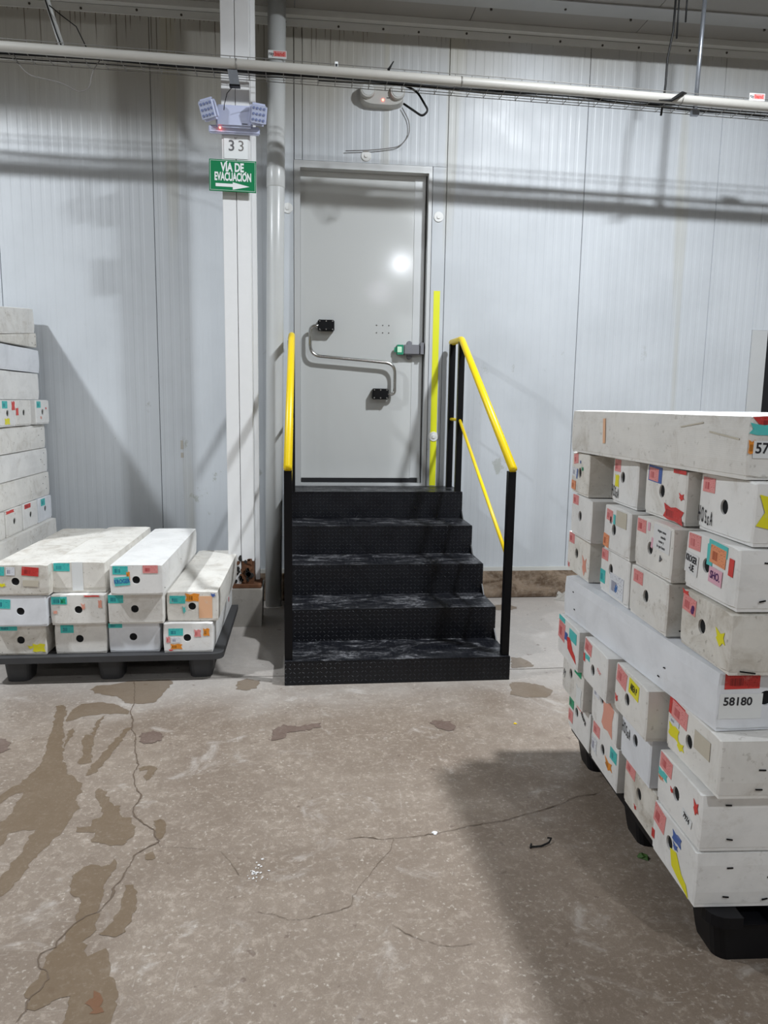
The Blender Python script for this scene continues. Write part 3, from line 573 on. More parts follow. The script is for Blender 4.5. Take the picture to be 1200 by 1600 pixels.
for x in (-.1, .1):
    bm = bmesh.new(); disc(bm, (x, -.058, .022), .052, d=.03, n=22); hd = mk('lamp_head', bm, 'emer2', e2)
    bm = bmesh.new(); disc(bm, (x, -.088, .022), .040, d=.003, n=20); mk('lens', bm, 'pvc', hd)
bm = bmesh.new(); disc(bm, (.003, -.060, -.030), .0065, d=.005, n=10); mk('red_indicator', bm, 'led', e2)
bxo('name_plate', (.028, .050, -.0622, -.060, -.018, -.013), 'ink', e2)

# ================================================================== OVERHEAD CONDUIT AND CABLE TRAY
def cz(x): return 3.3190 - .0135*(x+.38) - .0010*(x-.6)**2
xs = [-6.9 + .4*i for i in range(36)]
cdt = tagged = tubeo('plastic_conduit', [(x, 4.560, cz(x)) for x in xs], .0265, 'cond', None, 16)
tag(cdt, 'long white plastic conduit running under the ceiling in front of the wire tray', 'conduit')
for x in (-.362, .93, 2.28):
    bm = bmesh.new(); tube(bm, [(x-.004, 4.560, cz(x)), (x+.004, 4.560, cz(x))], .0285, 16); mk('clamp', bm, 'wire', cdt, True)
ty = empty('wire_cable_tray', 'long galvanised wire mesh cable tray behind the white overhead conduit', 'cable tray', (0, 4.70, 3.35))
def tw(name, pts, r=.0022, n=5): return tubeo(name, [(p[0], p[1]-4.70, p[2]-3.35) for p in pts], r, 'wire', ty, n)
XT = [x for x in xs if -6.8 < x < 7]
for yy, dz in ((4.595, .055), (4.595, .0), (4.64, -.016), (4.685, -.016), (4.722, -.016), (4.728, .035), (4.728, .065)):
    tw('long_wire', [(x, yy, cz(x)+dz) for x in XT])
k = -2.2
while k < 3.6:
    z = cz(k); tw('cross_wire', [(k, 4.595, z+.055), (k, 4.595, z-.014), (k, 4.727, z-.016), (k, 4.728, z+.065)], .0020, 5); k += .1
# loose cables lying in the tray (a bundle nobody could count)
bm = bmesh.new(); rc = random.Random(5)
for q in range(10):
    y0 = rc.uniform(4.615, 4.705); z0 = rc.uniform(-.008, .008); ph = rc.uniform(0, 6); a = rc.uniform(.004, .012); x0 = rc.choice([-6, -6, .1, 1.2]); x1 = rc.choice([7, 7, 1.0, 2.3]);
    if x1 <= x0: x1 = 7
    xx = [x0 + .12*i for i in range(int((x1-x0)/.12)+1)]
    tube(bm, [(x, y0 + .008*math.sin(x*1.7+ph), cz(x)+z0+a*abs(math.sin(x*2.3+ph))) for x in xx], rc.choice([.003, .004, .006]), 5)
cbn = mk('cable_bundle', bm, 'cable', None, True); tag(cbn, 'bundle of loose black cables lying along the overhead wire tray', 'cables', kind='stuff')
hg = tubeo('strut_hanger', [(2.44, 4.62+.04, 3.972), (2.425, 4.66, 3.245)], .013, 'galv', None, 12); tag(hg, 'grey galvanised tube hanging from the ceiling through the cable tray', 'hanger')
bxo('hanger_clip', (2.402, 2.448, 4.645, 4.675, 3.232, 3.262), 'galv', hg)
bc = tubeo('hanging_cable', [(2.255, 4.66, 3.972), (2.25, 4.66, 3.70), (2.225, 4.66, 3.55), (2.222, 4.655, 3.40), (2.205, 4.655, 3.22)], .007, 'cable', None, 8); tag(bc, 'black cable hanging from the ceiling and strapped to the conduit', 'cable')
tubeo('cable_tie', [(2.12, 4.515, cz(2.2)-.03), (2.2, 4.52, cz(2.2)-.025), (2.27, 4.525, cz(2.2)+.02), (2.31, 4.56, cz(2.2)+.035)], [.003, .009, .012, .004], 'cable', bc, 6)
for x, z, d in ((2.275, 3.665, 0), (2.325, 3.76, 1)):
    tag(tubeo('cable_end', [(x, 4.66, 3.972), (x, 4.66, z)], .0055, 'cable', None, 8), ['short black rod hanging from the ceiling right of the long black cable', 'shortest black rod hanging nearest the grey tube hanger'][d], 'rod')
wp = tubeo('hanging_tube', [(-1.46, 4.70, 3.95), (-1.43, 4.70, 3.70), (-1.335, 4.69, 3.385)], .016, 'pvc', None, 12); tag(wp, 'white plastic tube coming down from the ceiling to the tray at upper left', 'tube')
tubeo('taped_wire', [(-1.45, 4.68, 3.95), (-1.44, 4.678, 3.73), (-1.41, 4.675, 3.62), (-1.36, 4.67, 3.46), (-1.335, 4.665, 3.395)], .004, 'cable', wp, 6)
tag(tubeo('drooping_wire', [(-1.39, 4.66, 3.60), (-1.33, 4.66, 3.555), (-1.25, 4.66, 3.50), (-1.195, 4.67, 3.385)], .003, 'cable', None, 6), 'thin dark wire slanting from the hanging white tube to the conduit', 'cable')
tag(tubeo('drooping_wire', rounded([(-1.60, 4.62, 3.36), (-1.55, 4.62, 3.26), (-1.50, 4.62, 3.215), (-1.32, 4.62, 3.185), (-1.24, 4.62, 3.14), (-1.18, 4.62, 3.165), (-1.165, 4.62, 3.25), (-1.11, 4.62, 3.33)], .05, 4), .0028, 'gcable', None, 6), 'thin grey wire sagging below the conduit at upper left', 'cable')
tag(tubeo('cable_loop', rounded([(.60, 4.72, 3.33), (.69, 4.70, 3.29), (.755, 4.66, 3.17), (.72, 4.66, 3.135), (.61, 4.70, 3.215)], .04, 5), .0065, 'cable', None, 8), 'thick black cable looping down beside the wall emergency light', 'cable')
tag(tubeo('lead_wire', rounded([(.68, 5.31, 3.42), (.73, 5.31, 3.34), (.735, 5.31, 3.25), (.67, 5.31, 3.17), (.50, 5.31, 3.14), (.30, 5.31, 3.125)], .08, 6), .0032, 'gcable', None, 6), 'thin pale wire curving down the wall from the emergency light', 'cable')
mb = empty('junction_clip', 'small grey metal junction clip hanging from the tray in front of the column', 'clip', (-.388, 4.57, 3.248))
bm = bmesh.new(); box(bm, -.024, .030, -.01, .012, -.040, .040)
for v in bm.verts:
    if v.co.z < 0: v.co.x += .014
mk('clip_body', bm, 'galv', mb); bxo('clip_lip', (-.014, .046, -.02, .014, -.050, -.040), 'bplast', mb)
tubeo('lead', [(-.0, 0, -.05), (-.03, .02, -.075), (-.05, .06, -.12), (-.055, .08, -.145)], .0022, 'cable', mb, 6)
for (x, z), lab in zip(((-.10, 0), (2.78, 0)), ('', 'white and red label clipped on the cable tray at far right')):
    if lab:
        t_ = empty('tray_label', lab, 'label', (x, 4.585, cz(x)+.060)); label_thing(0, 0, 0, t_, .10, .042)
tt = empty('tray_tag', 'tiny white tag with a black square on the tray left of the wall light', 'tag', (.203, 4.588, cz(.2)+.048))
bxo('tag_plate', (-.009, .009, -.003, 0, -.017, .017), 'white', tt); bxo('tag_square', (-.006, .006, -.005, -.003, -.009, .005), 'ink', tt)
tw2 = tubeo('cable_knot', [(.50, 4.56, cz(.5)+.030), (.515, 4.56, cz(.5)+.055), (.53, 4.56, cz(.5)+.080)], [.008, .005, .003], 'cable', None, 6); tag(tw2, 'small black tape knot standing up on the conduit above the door', 'tape')

# ================================================================== CARTONS
def perim(Wd, z0, z1, nw=8, nh=4, ch=.0035):
    pts = []
    for i in range(nw): pts.append([-Wd/2 + Wd*i/nw, z0])
    for i in range(nh): pts.append([Wd/2, z0 + (z1-z0)*i/nh])
    for i in range(nw): pts.append([Wd/2 - Wd*i/nw, z1])
    for i in range(nh): pts.append([-Wd/2, z1 - (z1-z0)*i/nh])
    for k, (sy, sz) in zip((0, nw, nw+nh, 2*nw+nh), ((1, 1), (-1, 1), (-1, -1), (1, -1))): pts[k][0] += sy*ch; pts[k][1] += sz*ch
    return pts
def lid_mesh(L, Wd, H, seed, hole, z0=.006, hs=(.5, .5), hr=.0195, wobble=.004, taper=None, sag=0.0):
    bm = bmesh.new(); P = perim(Wd, z0, H); n = len(P); r = random.Random(seed); off = Vector((r.random()*50, r.random()*50, r.random()*50))
    xs = [0, .004, .06, L*.25, L*.45, L*.62, L*.8, L-.004, L]; rings = []
    for si, x in enumerate(xs):
        ring = []
        for y, z in P:
            if si in (0, len(xs)-1): yy, zz = y*(1-.006/Wd*2), z + (.003 if z < H*.3 else (-.003 if z > H*.9 else 0))
            else:
                d = noise.noise(Vector((x*5, y*4, z*4)) + off); e = noise.noise(Vector((x*4, y*5, z*3)) + off*1.3)
                yy = y - math.copysign(1, y)*abs(d)*wobble if abs(y) > Wd*.49 else y
                zz = z
                if z > H*.95: zz = z - abs(e)*wobble*.8
                if z < z0 + .004: zz = z + abs(e)*wobble*.4
            if taper: zz = zz*(taper[0] + (taper[1]-taper[0])*x/L)
            zz -= sag*math.sin(PI*x/L)
            ring.append(bm.verts.new((x, yy, zz)))
        rings.append(ring)
    for A, B in zip(rings, rings[1:]):
        for k in range(n): bm.faces.new((A[k], A[(k+1) % n], B[(k+1) % n], B[k]))
    bm.faces.new(rings[-1])
    if hole:
        cy, cz_ = Wd*(.5-hs[0]), H*hs[1]; ci = []; cb = []
        for y, z in P:
            a = math.atan2((z-cz_)/H, (y-cy)/Wd); ci.append(bm.verts.new((0, cy+hr*math.cos(a), cz_+hr*math.sin(a)))); cb.append(bm.verts.new((.006, cy+hr*math.cos(a), cz_+hr*math.sin(a))))
        A = rings[0]
        for k in range(n):
            j = (k+1) % n; bm.faces.new((A[k], A[j], ci[j], ci[k])); bm.faces.new((ci[k], ci[j], cb[j], cb[k]))
    else: bm.faces.new(rings[0][::-1])
    return bm
def quad(name, mat, cx, cz_, w, h, parent, rot=0, shape=None, d=.0009, frame='face'):
    """thin print on a face. face: plane x=0 facing -x ; right: plane y=-W/2 facing -y ; left: y=+W/2 facing +y"""
    bm = bmesh.new(); P = shape or [(0, 0), (1, 0), (1, 1), (0, 1)]; L = bm.loops.layers.uv.verify()
    vs = [bm.verts.new(((u-.5)*w, -.0003, (v-.5)*h)) for u, v in P]; vb = [bm.verts.new(((u-.5)*w, .0006, (v-.5)*h)) for u, v in P]
    try:
        tr = tessellate_polygon([[Vector((u, v, 0)) for u, v in P]])
        for t in tr:
            f = bm.faces.new([vs[i] for i in t])
            for l in f.loops: i = vs.index(l.vert); l[L].uv = P[i]
    except ValueError: pass
    for i in range(len(P)):
        j = (i+1) % len(P); bm.faces.new((vs[i], vb[i], vb[j], vs[j]))
    return mk(name, bm, mat, parent)
TORN = [[(0, .1), (.25, 0), (.6, .08), (1, 0), (.9, .5), (1, .9), (.6, 1), (.35, .85), (0, 1), (.1, .5)], [(0, 1), (.2, .55), (.1, .4), (.5, 0), (.75, .3), (1, .25), (.8, .6), (.9, .95), (.5, .75)],
        [(0, .9), (.12, .35), (.45, .2), (1, 0), (.85, .35), (.6, .5), (.3, 1)]]
def carton(label, group, PR, PL, z, L=1.07, H=.16, mat='c_w', st=(), side=(), hole=True, hs=(.5, .5), lip=.006, seed=None, wobble=.004, pitch=0, roll=0, taper=None, sag=0., name='flower_carton', tx=()):
    if group == GR and abs(PL[1]-PR[1]) > .2:
        mx = (PL[0]+PR[0])/2; j = 0; PR = (mx-.008-j, PR[1]); PL = (mx+.008+j, PL[1])
    if group == GL:
        my = (PL[1]+PR[1])/2; PR = (PR[0], my-.002); PL = (PL[0], my+.002)
    dx, dy = PL[0]-PR[0], PL[1]-PR[1]; Wd = math.hypot(dx, dy); th = math.atan2(-dx, dy)
    t = empty(name, label, 'carton', ((PR[0]+PL[0])/2, (PR[1]+PL[1])/2, z), th, group)
    t.rotation_euler = (roll, pitch, th)
    carton.n = getattr(carton, 'n', 0) + 1; sd = seed or carton.n*3+1; h = H - .0025
    lid = mk('lid', lid_mesh(L, Wd, h, sd, hole, max(lip, .004), hs, wobble=wobble, taper=taper, sag=sag), mat, t)
    if not taper:
        bm = bmesh.new(); box(bm, .005, L-.005, -Wd/2+.005, Wd/2-.005, .0003, max(lip, .004)+.012); mk('tray', bm, mat, t)
    if hole:
        bm = bmesh.new(); cy, cc = Wd*(.5-hs[0]), h*hs[1]; v = [bm.verts.new((.0056, cy+.0205*math.cos(2*PI*k/16), cc+.0205*math.sin(2*PI*k/16))) for k in range(16)]; v2 = [bm.verts.new((.0095, q.co.y, q.co.z)) for q in v]
        bm.faces.new(v); bm.faces.new(v2)
        for k in range(16): bm.faces.new((v[k], v[(k+1) % 16], v2[(k+1) % 16], v2[k]))
        mk('hand_hole', bm, 'hole', t)
    zoff = [0]
    for q in st:
        m, s0, s1, t0, t1 = q[:5]; rot = q[5] if len(q) > 5 else 0; shp = TORN[q[6]] if len(q) > 6 and q[6] is not None else None
        o = quad('sticker', m, 0, 0, (s1-s0)*Wd, (t1-t0)*h, t, shape=shp)
        zoff[0] += .0002; o.location = (-.0008-zoff[0], Wd*(.5-(s0+s1)/2), h*(t0+t1)/2); o.rotation_euler = (0, math.radians(rot), -PI/2)
        if len(q) > 7:
            for (txt, size, sx, ink, du, dv) in q[7]:
                a = text_obj(txt, size, sx, ink, o, .0006 if size > .016 else 0); a.location = (du*(s1-s0)*Wd, -.0009, dv*(t1-t0)*h)
    for txt, s_, t_, size, sx, ink, off, rot in tx:
        a = text_obj(txt, size, sx, ink, t, off); a.location = (-.0022, Wd*(.5-s_), h*t_); a.rotation_euler = (0, math.radians(rot), -PI/2)
    for q in side:   # ('staple'|mat, 'R'|'L', x, tz, w, h, rot)
        m, sd_, x, tz, w, hh = q[:6]; rot = math.radians(q[6] if len(q) > 6 else 0); shp = TORN[q[7]] if len(q) > 7 and q[7] is not None else None
        yy = -(Wd/2+.0006) if sd_ == 'R' else (Wd/2+.0006)
        if m == 'staple':
            o = bxo('staple', (-w/2, w/2, -.0012, .0008, -hh/2, hh/2), 'bplast', t)
        else: o = quad('sticker', m, 0, 0, w, hh, t, shape=shp)
        o.location = (x, yy, h*tz); o.rotation_euler = (0, rot, 0 if sd_ == 'R' else PI)
    return t
def serif_word(txt, s_, t_, size, carton_o, Wd, h):
    pass
HOSSA = lambda s_, t_, size=.062, sx=.30: [(c, s_ + dx_, t_ + dt, size*k, sx*k2, 'ink', .0004, r) for c, dx_, dt, k, k2, r in (('H', -.128, .02, 1, 1, 0), ('O', -.062, .01, .95, .9, -3), ('S', .002, -.01, .85, 1.1, -5), ('s', .052, -.03, .85, 1.2, 0), ('A', .112, -.02, .85, 1.1, 0))]
def staples(xs_, ts, side='R', w=.016): return [('staple', side, x, t, w, .0035, random.uniform(-12, 12)) for x, t in zip(xs_, ts)]
GR = 'worn white flower cartons stacked on the right pallet'
GL = 'white flower cartons on the left front pallet'
E_ = 'end with '
zs = [.15+.16*k for k in range(9)]
P_ = lambda s0=.07, s1=.35, t0=.7, t1=.96, r=0: ('pink', s0, s1, t0, t1, r)
# ---- bottom block, three rows of four (listed near to far)
carton('worn carton with yellow torn streak and blue scrap, bottom near corner of right stack', GR, (1.008, 1.657), (1.033, 1.925), zs[0], mat='c_w', hs=(.42, .55),
       st=[('pink', .03, .30, .58, .95, 8), ('red', .0, .07, .25, .42), ('blue', .48, .68, .70, .88, 0, 0), ('blue', .5, .62, .56, .68, 0, 1), ('yel', .46, .90, .05, .55, 0, 2)],
       side=staples([.09, .085, .20, .215, .19, .40, .5], [.72, .2, .55, .60, .15, .5, .2]))
carton('stained cream carton in the bottom row, second from near corner of right stack', GR, (1.040, 1.944), (1.063, 2.190), zs[0], mat='c_d', hs=(.5, .56), st=[P_(.05, .36, .72, .97, 6), ('red', .38, .46, .16, .26, 0, 1)])
carton('carton with orange torn scrap and teal label, third in right stack bottom row', GR, (1.042, 2.226), (1.074, 2.490), zs[0], mat='c_w', hs=(.46, .56), st=[P_(.07, .33, .70, .97), ('teal', .74, .97, .62, .88), ('orangep', .56, .85, .28, .52, 0, 1), ('lblue', .02, .25, .25, .62, 0, 0)])
carton('carton with green label and black scrawl, farthest in the bottom row of the right stack', GR, (1.074, 2.512), (1.074, 2.768), zs[0], mat='c_w', hs=(.40, .62), st=[('orangep', .03, .30, .86, .97), ('grn', .03, .26, .58, .84), ('pink', .03, .24, .2, .5), ('pink', .40, .68, .78, .95)], tx=[('mura', .74, .72, .03, 1, 'ink', .0008, 25)])
carton('carton with small 7974 slip, second row up, near corner of right stack', GR, (1.008, 1.655), (1.034, 1.918), zs[1], mat='c_w', hs=(.46, .52), st=[P_(.05, .34, .68, .97, 4), ('tealp', .02, .24, .52, .66, 0, 0), ('orange', .02, .16, .45, .54, 0, 1), ('redp', .33, .40, .45, .55, 0, 1), ('redp', .84, .95, .55, .80, 0, 1), ('white', .62, .84, .26, .40, 10, None, [('7974', .022, .8, 'ink', 0, 0)])],
       side=staples([.07, .08, .27, .25], [.82, .22, .9, .15]))
carton('clean carton with tall black lettering left of its hole, second row up, right stack', GR, (1.031, 1.968), (1.044, 2.205), zs[1], mat='c_new', hs=(.50, .62), st=[P_(.04, .34, .86, .99)], tx=HOSSA(.20, .62, .056))
carton('carton with a big salmon label right of its hole, lower right stack', GR, (1.038, 2.231), (1.060, 2.484), zs[1], mat='c_w', hs=(.40, .72), st=[('salmon', .46, .88, .12, .84, 3, 0), ('lblue', .08, .3, .62, .8)])
carton('carton with green label and white tape, second row up, far end, right stack', GR, (1.040, 2.520), (1.046, 2.775), zs[1], mat='c_o', hs=(.42, .62), st=[('grn', .60, .92, .78, .98), ('pink', .12, .4, .86, .97), ('white', .72, .97, .1, .55, 0, 0)], tx=[('M', .12, .45, .05, .6, 'greyink', 0, 20)])
carton('carton with two yellow scraps under a red label, just below the 58180 carton', GR, (1.026, 1.625), (1.058, 1.925), zs[2], mat='c_o', hs=(.45, .48), st=[('red', .03, .34, .66, .98, 4), ('pink', .09, .40, .64, .95, 4), ('yel', .05, .26, .28, .52, 0, 0), ('yel', .22, .38, .16, .34, 0, 1), ('beige', .55, .83, .48, .80), ('lblue', .06, .25, .54, .64)],
       side=staples([.11, .105, .29, .28, .29, .45, .46], [.5, .17, .52, .2, .14, .5, .15], w=.018))
carton('carton with bright yellow AREA P label, right stack', GR, (.999, 1.948), (1.012, 2.205), zs[2], mat='c_o', hs=(.42, .44), st=[('pink', .06, .38, .60, .95, 8), ('yel', .46, .76, .62, .92, 4, None, [('AREA P', .030, .52, 'ink', 0, 0)]), ('redp', .04, .14, .18, .34, 0, 1)])
carton('carton with faint pink writing, third from near corner under the long bright carton', GR, (.996, 2.228), (1.008, 2.470), zs[2], mat='c_w', hs=(.44, .42), st=[P_(.06, .36, .68, .96, 6), ('tealp', .08, .30, .52, .64, 0, 0), ('redp', .02, .1, .42, .62, 0, 0)], tx=[('nor', .72, .55, .026, 1, 'pink', 0, 15)])
carton('carton with red and blue torn labels, far end just under the long bright carton', GR, (.994, 2.509), (1.030, 2.765), zs[2], mat='c_w', hole=False, st=[('tealp', .04, .34, .86, .98), ('pink', .04, .36, .40, .85, 4), ('tealp', .58, .92, .62, .88), ('redp', .48, .95, .18, .66, 0, 2), ('blue', .36, .50, .50, .70, 0, 0)])
# ---- the cross layer
def cross(label, X0, Y0, X1, Y1, z, Wd=.262, **k):
    d = Vector((X1-X0, Y1-Y0)).normalized(); return carton(label, k.pop('group', GR), (X0+d.y*Wd, Y0-d.x*Wd), (X0, Y0), z, **k)
c58 = cross('long bright carton with near end printed 58180, middle of right stack', 1.039, 1.668, 1.028, 2.74, zs[3], mat='c_new', hs=(.50, .55), wobble=.006,
      st=[('red', .06, .42, .72, .985, 0), ('white', .02, .46, .22, .64, 1, None, [('58180', .030, 1.05, 'ink', -.08, .18)])], side=staples([.27, .30, .98, .96], [.45, .22, .7, .3], 'L', .009))
# ---- upper block
Z = zs[4:]
carton('brown-stained carton with a yellow scrap, resting on the near end of the 58180 carton', GR, (1.038, 1.636), (1.057, 1.905), Z[0], mat='c_d', hs=(.46, .52), st=[('redp', .0, .16, .88, .99, 0, 1), ('pink', .04, .32, .62, .90, 4), ('yel', .73, .92, .38, .66, 0, 1)], tx=[('8', .26, .70, .03, 1, 'purpleink', .002, 20)],
       side=staples([.05, .21], [.06, .06], w=.04))
carton('plain greyish carton on the long bright carton, second from the near corner', GR, (1.030, 1.942), (1.052, 2.218), Z[0], mat='c_o', hs=(.46, .52), st=[P_(.10, .36, .68, .93)], side=staples([.05], [.12], w=.02))
carton('carton with teal label and blue scribble, resting on the long bright carton', GR, (1.047, 2.232), (1.072, 2.500), Z[0], mat='c_w', hs=(.38, .60), st=[P_(.04, .27, .74, .98), ('teal', .02, .2, .20, .50), ('lblue', .38, .85, .08, .55)], tx=[('#', .62, .28, .04, .8, 'bluew', .001, 20)])
carton('cream soiled carton with pink torn scraps, far end above the long bright carton', GR, (1.062, 2.588), (1.070, 2.850), Z[0], mat='c_c', hs=(.44, .52), st=[P_(.08, .32, .72, .97), ('salmon', .72, .93, .10, .58, 0, 1), ('pink', .05, .15, .05, .2, 0, 1)])
carton('carton with handwritten slip and pink note reading SHO, upper near corner of right stack', GR, (1.047, 1.640), (1.066, 1.920), Z[1], mat='c_w', hs=(.43, .52),
       st=[P_(.06, .30, .70, .97), ('tealp', .46, .80, .78, .97, 4), ('tealp', .44, .54, .55, .90), ('orange', .50, .78, .60, .90, 4), ('redp', .84, .92, .52, .80, 4), ('paper', .02, .28, .26, .62, 4, None, [('KROGER', .026, .62, 'ink', -.02, .22), ('-UE', .026, .7, 'ink', .05, -.2)]), ('lpink', .50, .74, .28, .54, 3, None, [('SHO.', .028, .8, 'purpleink', 0, 0)])],
       side=staples([.07, .065, .4], [.78, .18, .5]) )
carton('carton with a handwritten white sheet beside its hole, upper right stack', GR, (1.034, 1.935), (1.047, 2.200), Z[1], mat='c_o', hs=(.44, .46), st=[P_(.05, .30, .70, .95), ('lpink', .35, .41, .78, .94), ('paper', .52, .95, .50, .95, 2, None, [('ninguna sutana', .012, .8, 'greyink', 0, .3), ('mundo', .013, .9, 'greyink', .1, .08), ('como y', .013, .9, 'greyink', 0, -.12), ('lo que buen', .013, .9, 'greyink', 0, -.34)]), ('lpink', .47, .52, .48, .68, 10)],
       tx=[('v', .74, .36, .035, 1, 'greyink', .001, 30)])
carton('carton with a beige stained patch and orange label, upper right stack', GR, (1.047, 2.221), (1.050, 2.465), Z[1], mat='c_w', hs=(.40, .50), st=[('pink', .10, .33, .66, .90, 4), ('orange', .02, .24, .06, .34, 4), ('beige', .48, .86, .62, .95), ('tealp', .37, .45, .62, .84, 0, 0)], tx=[('R', .28, .68, .03, .8, 'ink', .001, 10)])
carton('plain carton with one pink label, far end, second row under the top carton', GR, (1.041, 2.525), (1.040, 2.764), Z[1], mat='c_w', hs=(.46, .52), st=[P_(.08, .36, .76, .99)], side=staples([.08], [.08]))
carton('carton with tall black lettering and yellow sticker on its side, near the top', GR, (1.074, 1.645), (1.100, 1.925), Z[2], mat='c_w', hs=(.49, .50), st=[P_(.07, .30, .68, .93)], tx=HOSSA(.165, .25), side=[('yel', 'R', .097, .52, .18, .085, 3, 0), ('staple', 'R', .05, .26, .022, .004, -40)])
carton('carton with red torn patch and blue-backed label, upper right stack', GR, (1.069, 1.949), (1.086, 2.232), Z[2], mat='c_o', hs=(.44, .52), st=[('blue', .08, .42, .66, .97, 2), ('pink', .10, .34, .68, .93, 2), ('red', .52, .98, .02, .30, 3, 0), ('redp', .85, .97, .44, .58, 0, 1), ('red', .70, .98, .92, .99)], side=staples([.05], [.2]))
carton('carton with round yellow sticker above tall lettering, upper right stack', GR, (1.087, 2.260), (1.075, 2.490), Z[2], mat='c_w', hs=(.42, .60), st=[P_(.08, .32, .70, .96), ('yel', .12, .28, .36, .64, 0, 0)], tx=HOSSA(.165, .24, .056))
carton('tilted carton with blue and green marks, far end of the top row of ends', GR, (1.048, 2.583), (1.043, 2.795), Z[2], mat='c_c', hs=(.5, .52), roll=math.radians(0), st=[('pink', .12, .38, .72, .96, -8), ('lblue', .06, .36, .40, .62, 4), ('blue', .33, .38, .36, .60, 8), ('orange', .05, .30, .08, .30, 2), ('grn', .60, .72, .58, .68, 0, 1), ('blue', .50, .56, .74, .82, 0, 1)])
ca = cross('long dirty carton on top of the right stack, its near end marked 57', 1.067, 1.676, 1.027, 2.745, Z[3], mat='c_s', hole=False, wobble=.006, Wd=.262,
      st=[('red', .02, .60, .78, .97, 2, 2), ('tealp', .0, .35, .68, .86, 4, 0), ('orangep', .0, .10, .40, .62, 0, 0), ('white', .05, .70, .33, .60, 1, None, [('57?', .036, 1.0, 'ink', -.33, .05)])],
      side=[('peach', 'L', .79, .56, .018, .085, -5), ('beige', 'L', .25, .80, .11, .0035, -8), ('beige', 'L', .10, .66, .13, .004, 6)])
for k in range(1, 4):
    cross(['', 'plain carton lying beside the top carton, second across the top of the right stack', 'plain carton third across the top of the right stack', 'plain carton farthest right across the top of the right stack'][k], 1.060+.272*k, 1.69+.01*k, 1.045+.272*k, 2.76, Z[3]+.001, mat='c_w', hole=True)
for k in range(1, 4):
    cross('white carton hidden in the middle layer of the right stack behind the 58180 carton', 1.035+.272*k, 1.67, 1.035+.272*k, 2.74, zs[3], mat='c_new', group='hidden middle-layer cartons of the right stack')

# ---- front left stack, eleven cartons, ends towards the camera
GL = 'white flower cartons on the left front pallet'
T_ = lambda s0=.06, s1=.34, t0=.68, t1=.95, r=1: ('teal', s0, s1, t0, t1, r)
A = math.radians
def fc(label, x0, x1, y0, y1, z, **k): return carton(label, GL, (x1, y1), (x0, y0), z, **k)
fc('carton with smeared yellow patch and brown stains, bottom row leftmost, left front pallet', -1.535, -1.285, 3.79, 3.775, zs[0], mat='c_d', hs=(.50, .50), st=[('teal', .08, .44, .82, .99), ('yel', .72, .97, .10, .38, 0, 0), ('yel', .62, .75, .2, .32, 0, 1)], side=staples([.12, .14], [.7, .35], w=.008))
fc('carton with centred teal label high on its end, bottom row second, left front pallet', -1.248, -.992, 3.79, 3.785, zs[0], mat='c_o', hs=(.48, .50), st=[('teal', .12, .37, .70, .96)])
fc('clean carton with teal label at its top left, bottom row third, left front pallet', -.984, -.728, 3.80, 3.785, zs[0], mat='c_new', hs=(.48, .52), st=[('teal', .0, .27, .83, .99)])
fc('carton with orange-red torn scraps on its end, bottom row rightmost, left front pallet', -.708, -.455, 3.772, 3.765, zs[0], L=1.09, mat='c_w', hs=(.48, .50), st=[('teal', .11, .40, .58, .82), ('orangep', .14, .38, .12, .30, 0, 0), ('pink', .62, .76, .52, .78, 0, 0), ('orangep', .80, .93, .55, .82, 0, 0), ('pink', .06, .14, .34, .55, 0, 0), ('lblue', .16, .34, .34, .52), ('redp', .10, .2, .06, .12, 0, 1)],
       side=[('redp', 'R', .72, .55, .025, .035, 0, 1)])
fc('clean carton, middle row leftmost, no stains on its plain end, left front pallet', -1.535, -1.262, 3.75, 3.742, zs[1], mat='c_new', hs=(.53, .50), st=[('teal', .06, .36, .60, .90, 3)], side=staples([.03], [.25], w=.008))
fc('carton with faint red scraps on its end, middle row second from left, left front pallet', -1.252, -.982, 3.755, 3.765, zs[1], mat='c_o', hs=(.50, .50), st=[('teal', .02, .30, .68, .93), ('grn', .18, .28, .70, .88, 0, 0), ('salmon', .55, .63, .48, .72, 0, 1), ('salmon', .86, .93, .55, .82, 0, 0), ('redp', .60, .9, .92, .97, 0, 0), ('salmon', .05, .12, .38, .48, 0, 0)])
fc('carton with something white in its hole, middle row third from left, left front pallet', -.974, -.698, 3.758, 3.760, zs[1], mat='c_o', hs=(.48, .50), st=[('teal', .01, .28, .70, .97)])
fc('carton with big peach label and orange sticker, top of the rightmost column, left front pallet', -.690, -.428, 3.790, 3.795, zs[1], L=1.08, mat='c_c', hs=(.49, .50), st=[('teal', .06, .36, .60, .86, 1), ('orangep', .36, .64, .66, .94, 0, 0), ('peach', .62, .88, .10, .84), ('tealp', .30, .37, .25, .52, 0, 1), ('blue', .85, .95, .80, .94, 0, 1)])
fc('carton with red label and barcode slip on its end, top row leftmost, left front pallet', -1.520, -1.245, 3.745, 3.735, zs[2], mat='c_d', hs=(.42, .46), st=[('teal', -.0, .24, .66, .94, 3), ('lblue', .27, .42, .66, .92, 2), ('red', .54, .83, .64, .92, 5), ('yel', .12, .26, .28, .42, 0, 1), ('yel', .0, .1, .60, .74, 0, 1), ('beige', .55, .82, .3, .5, 2)])
fc('tan-tinged carton with raised lid lip, top row second from left, left front pallet', -1.252, -.985, 3.790, 3.800, zs[2], mat='c_c', lip=.022, hs=(.50, .56), st=[('teal', .05, .34, .70, .96, 1), ('white', .38, .58, .06, .99, 0)])
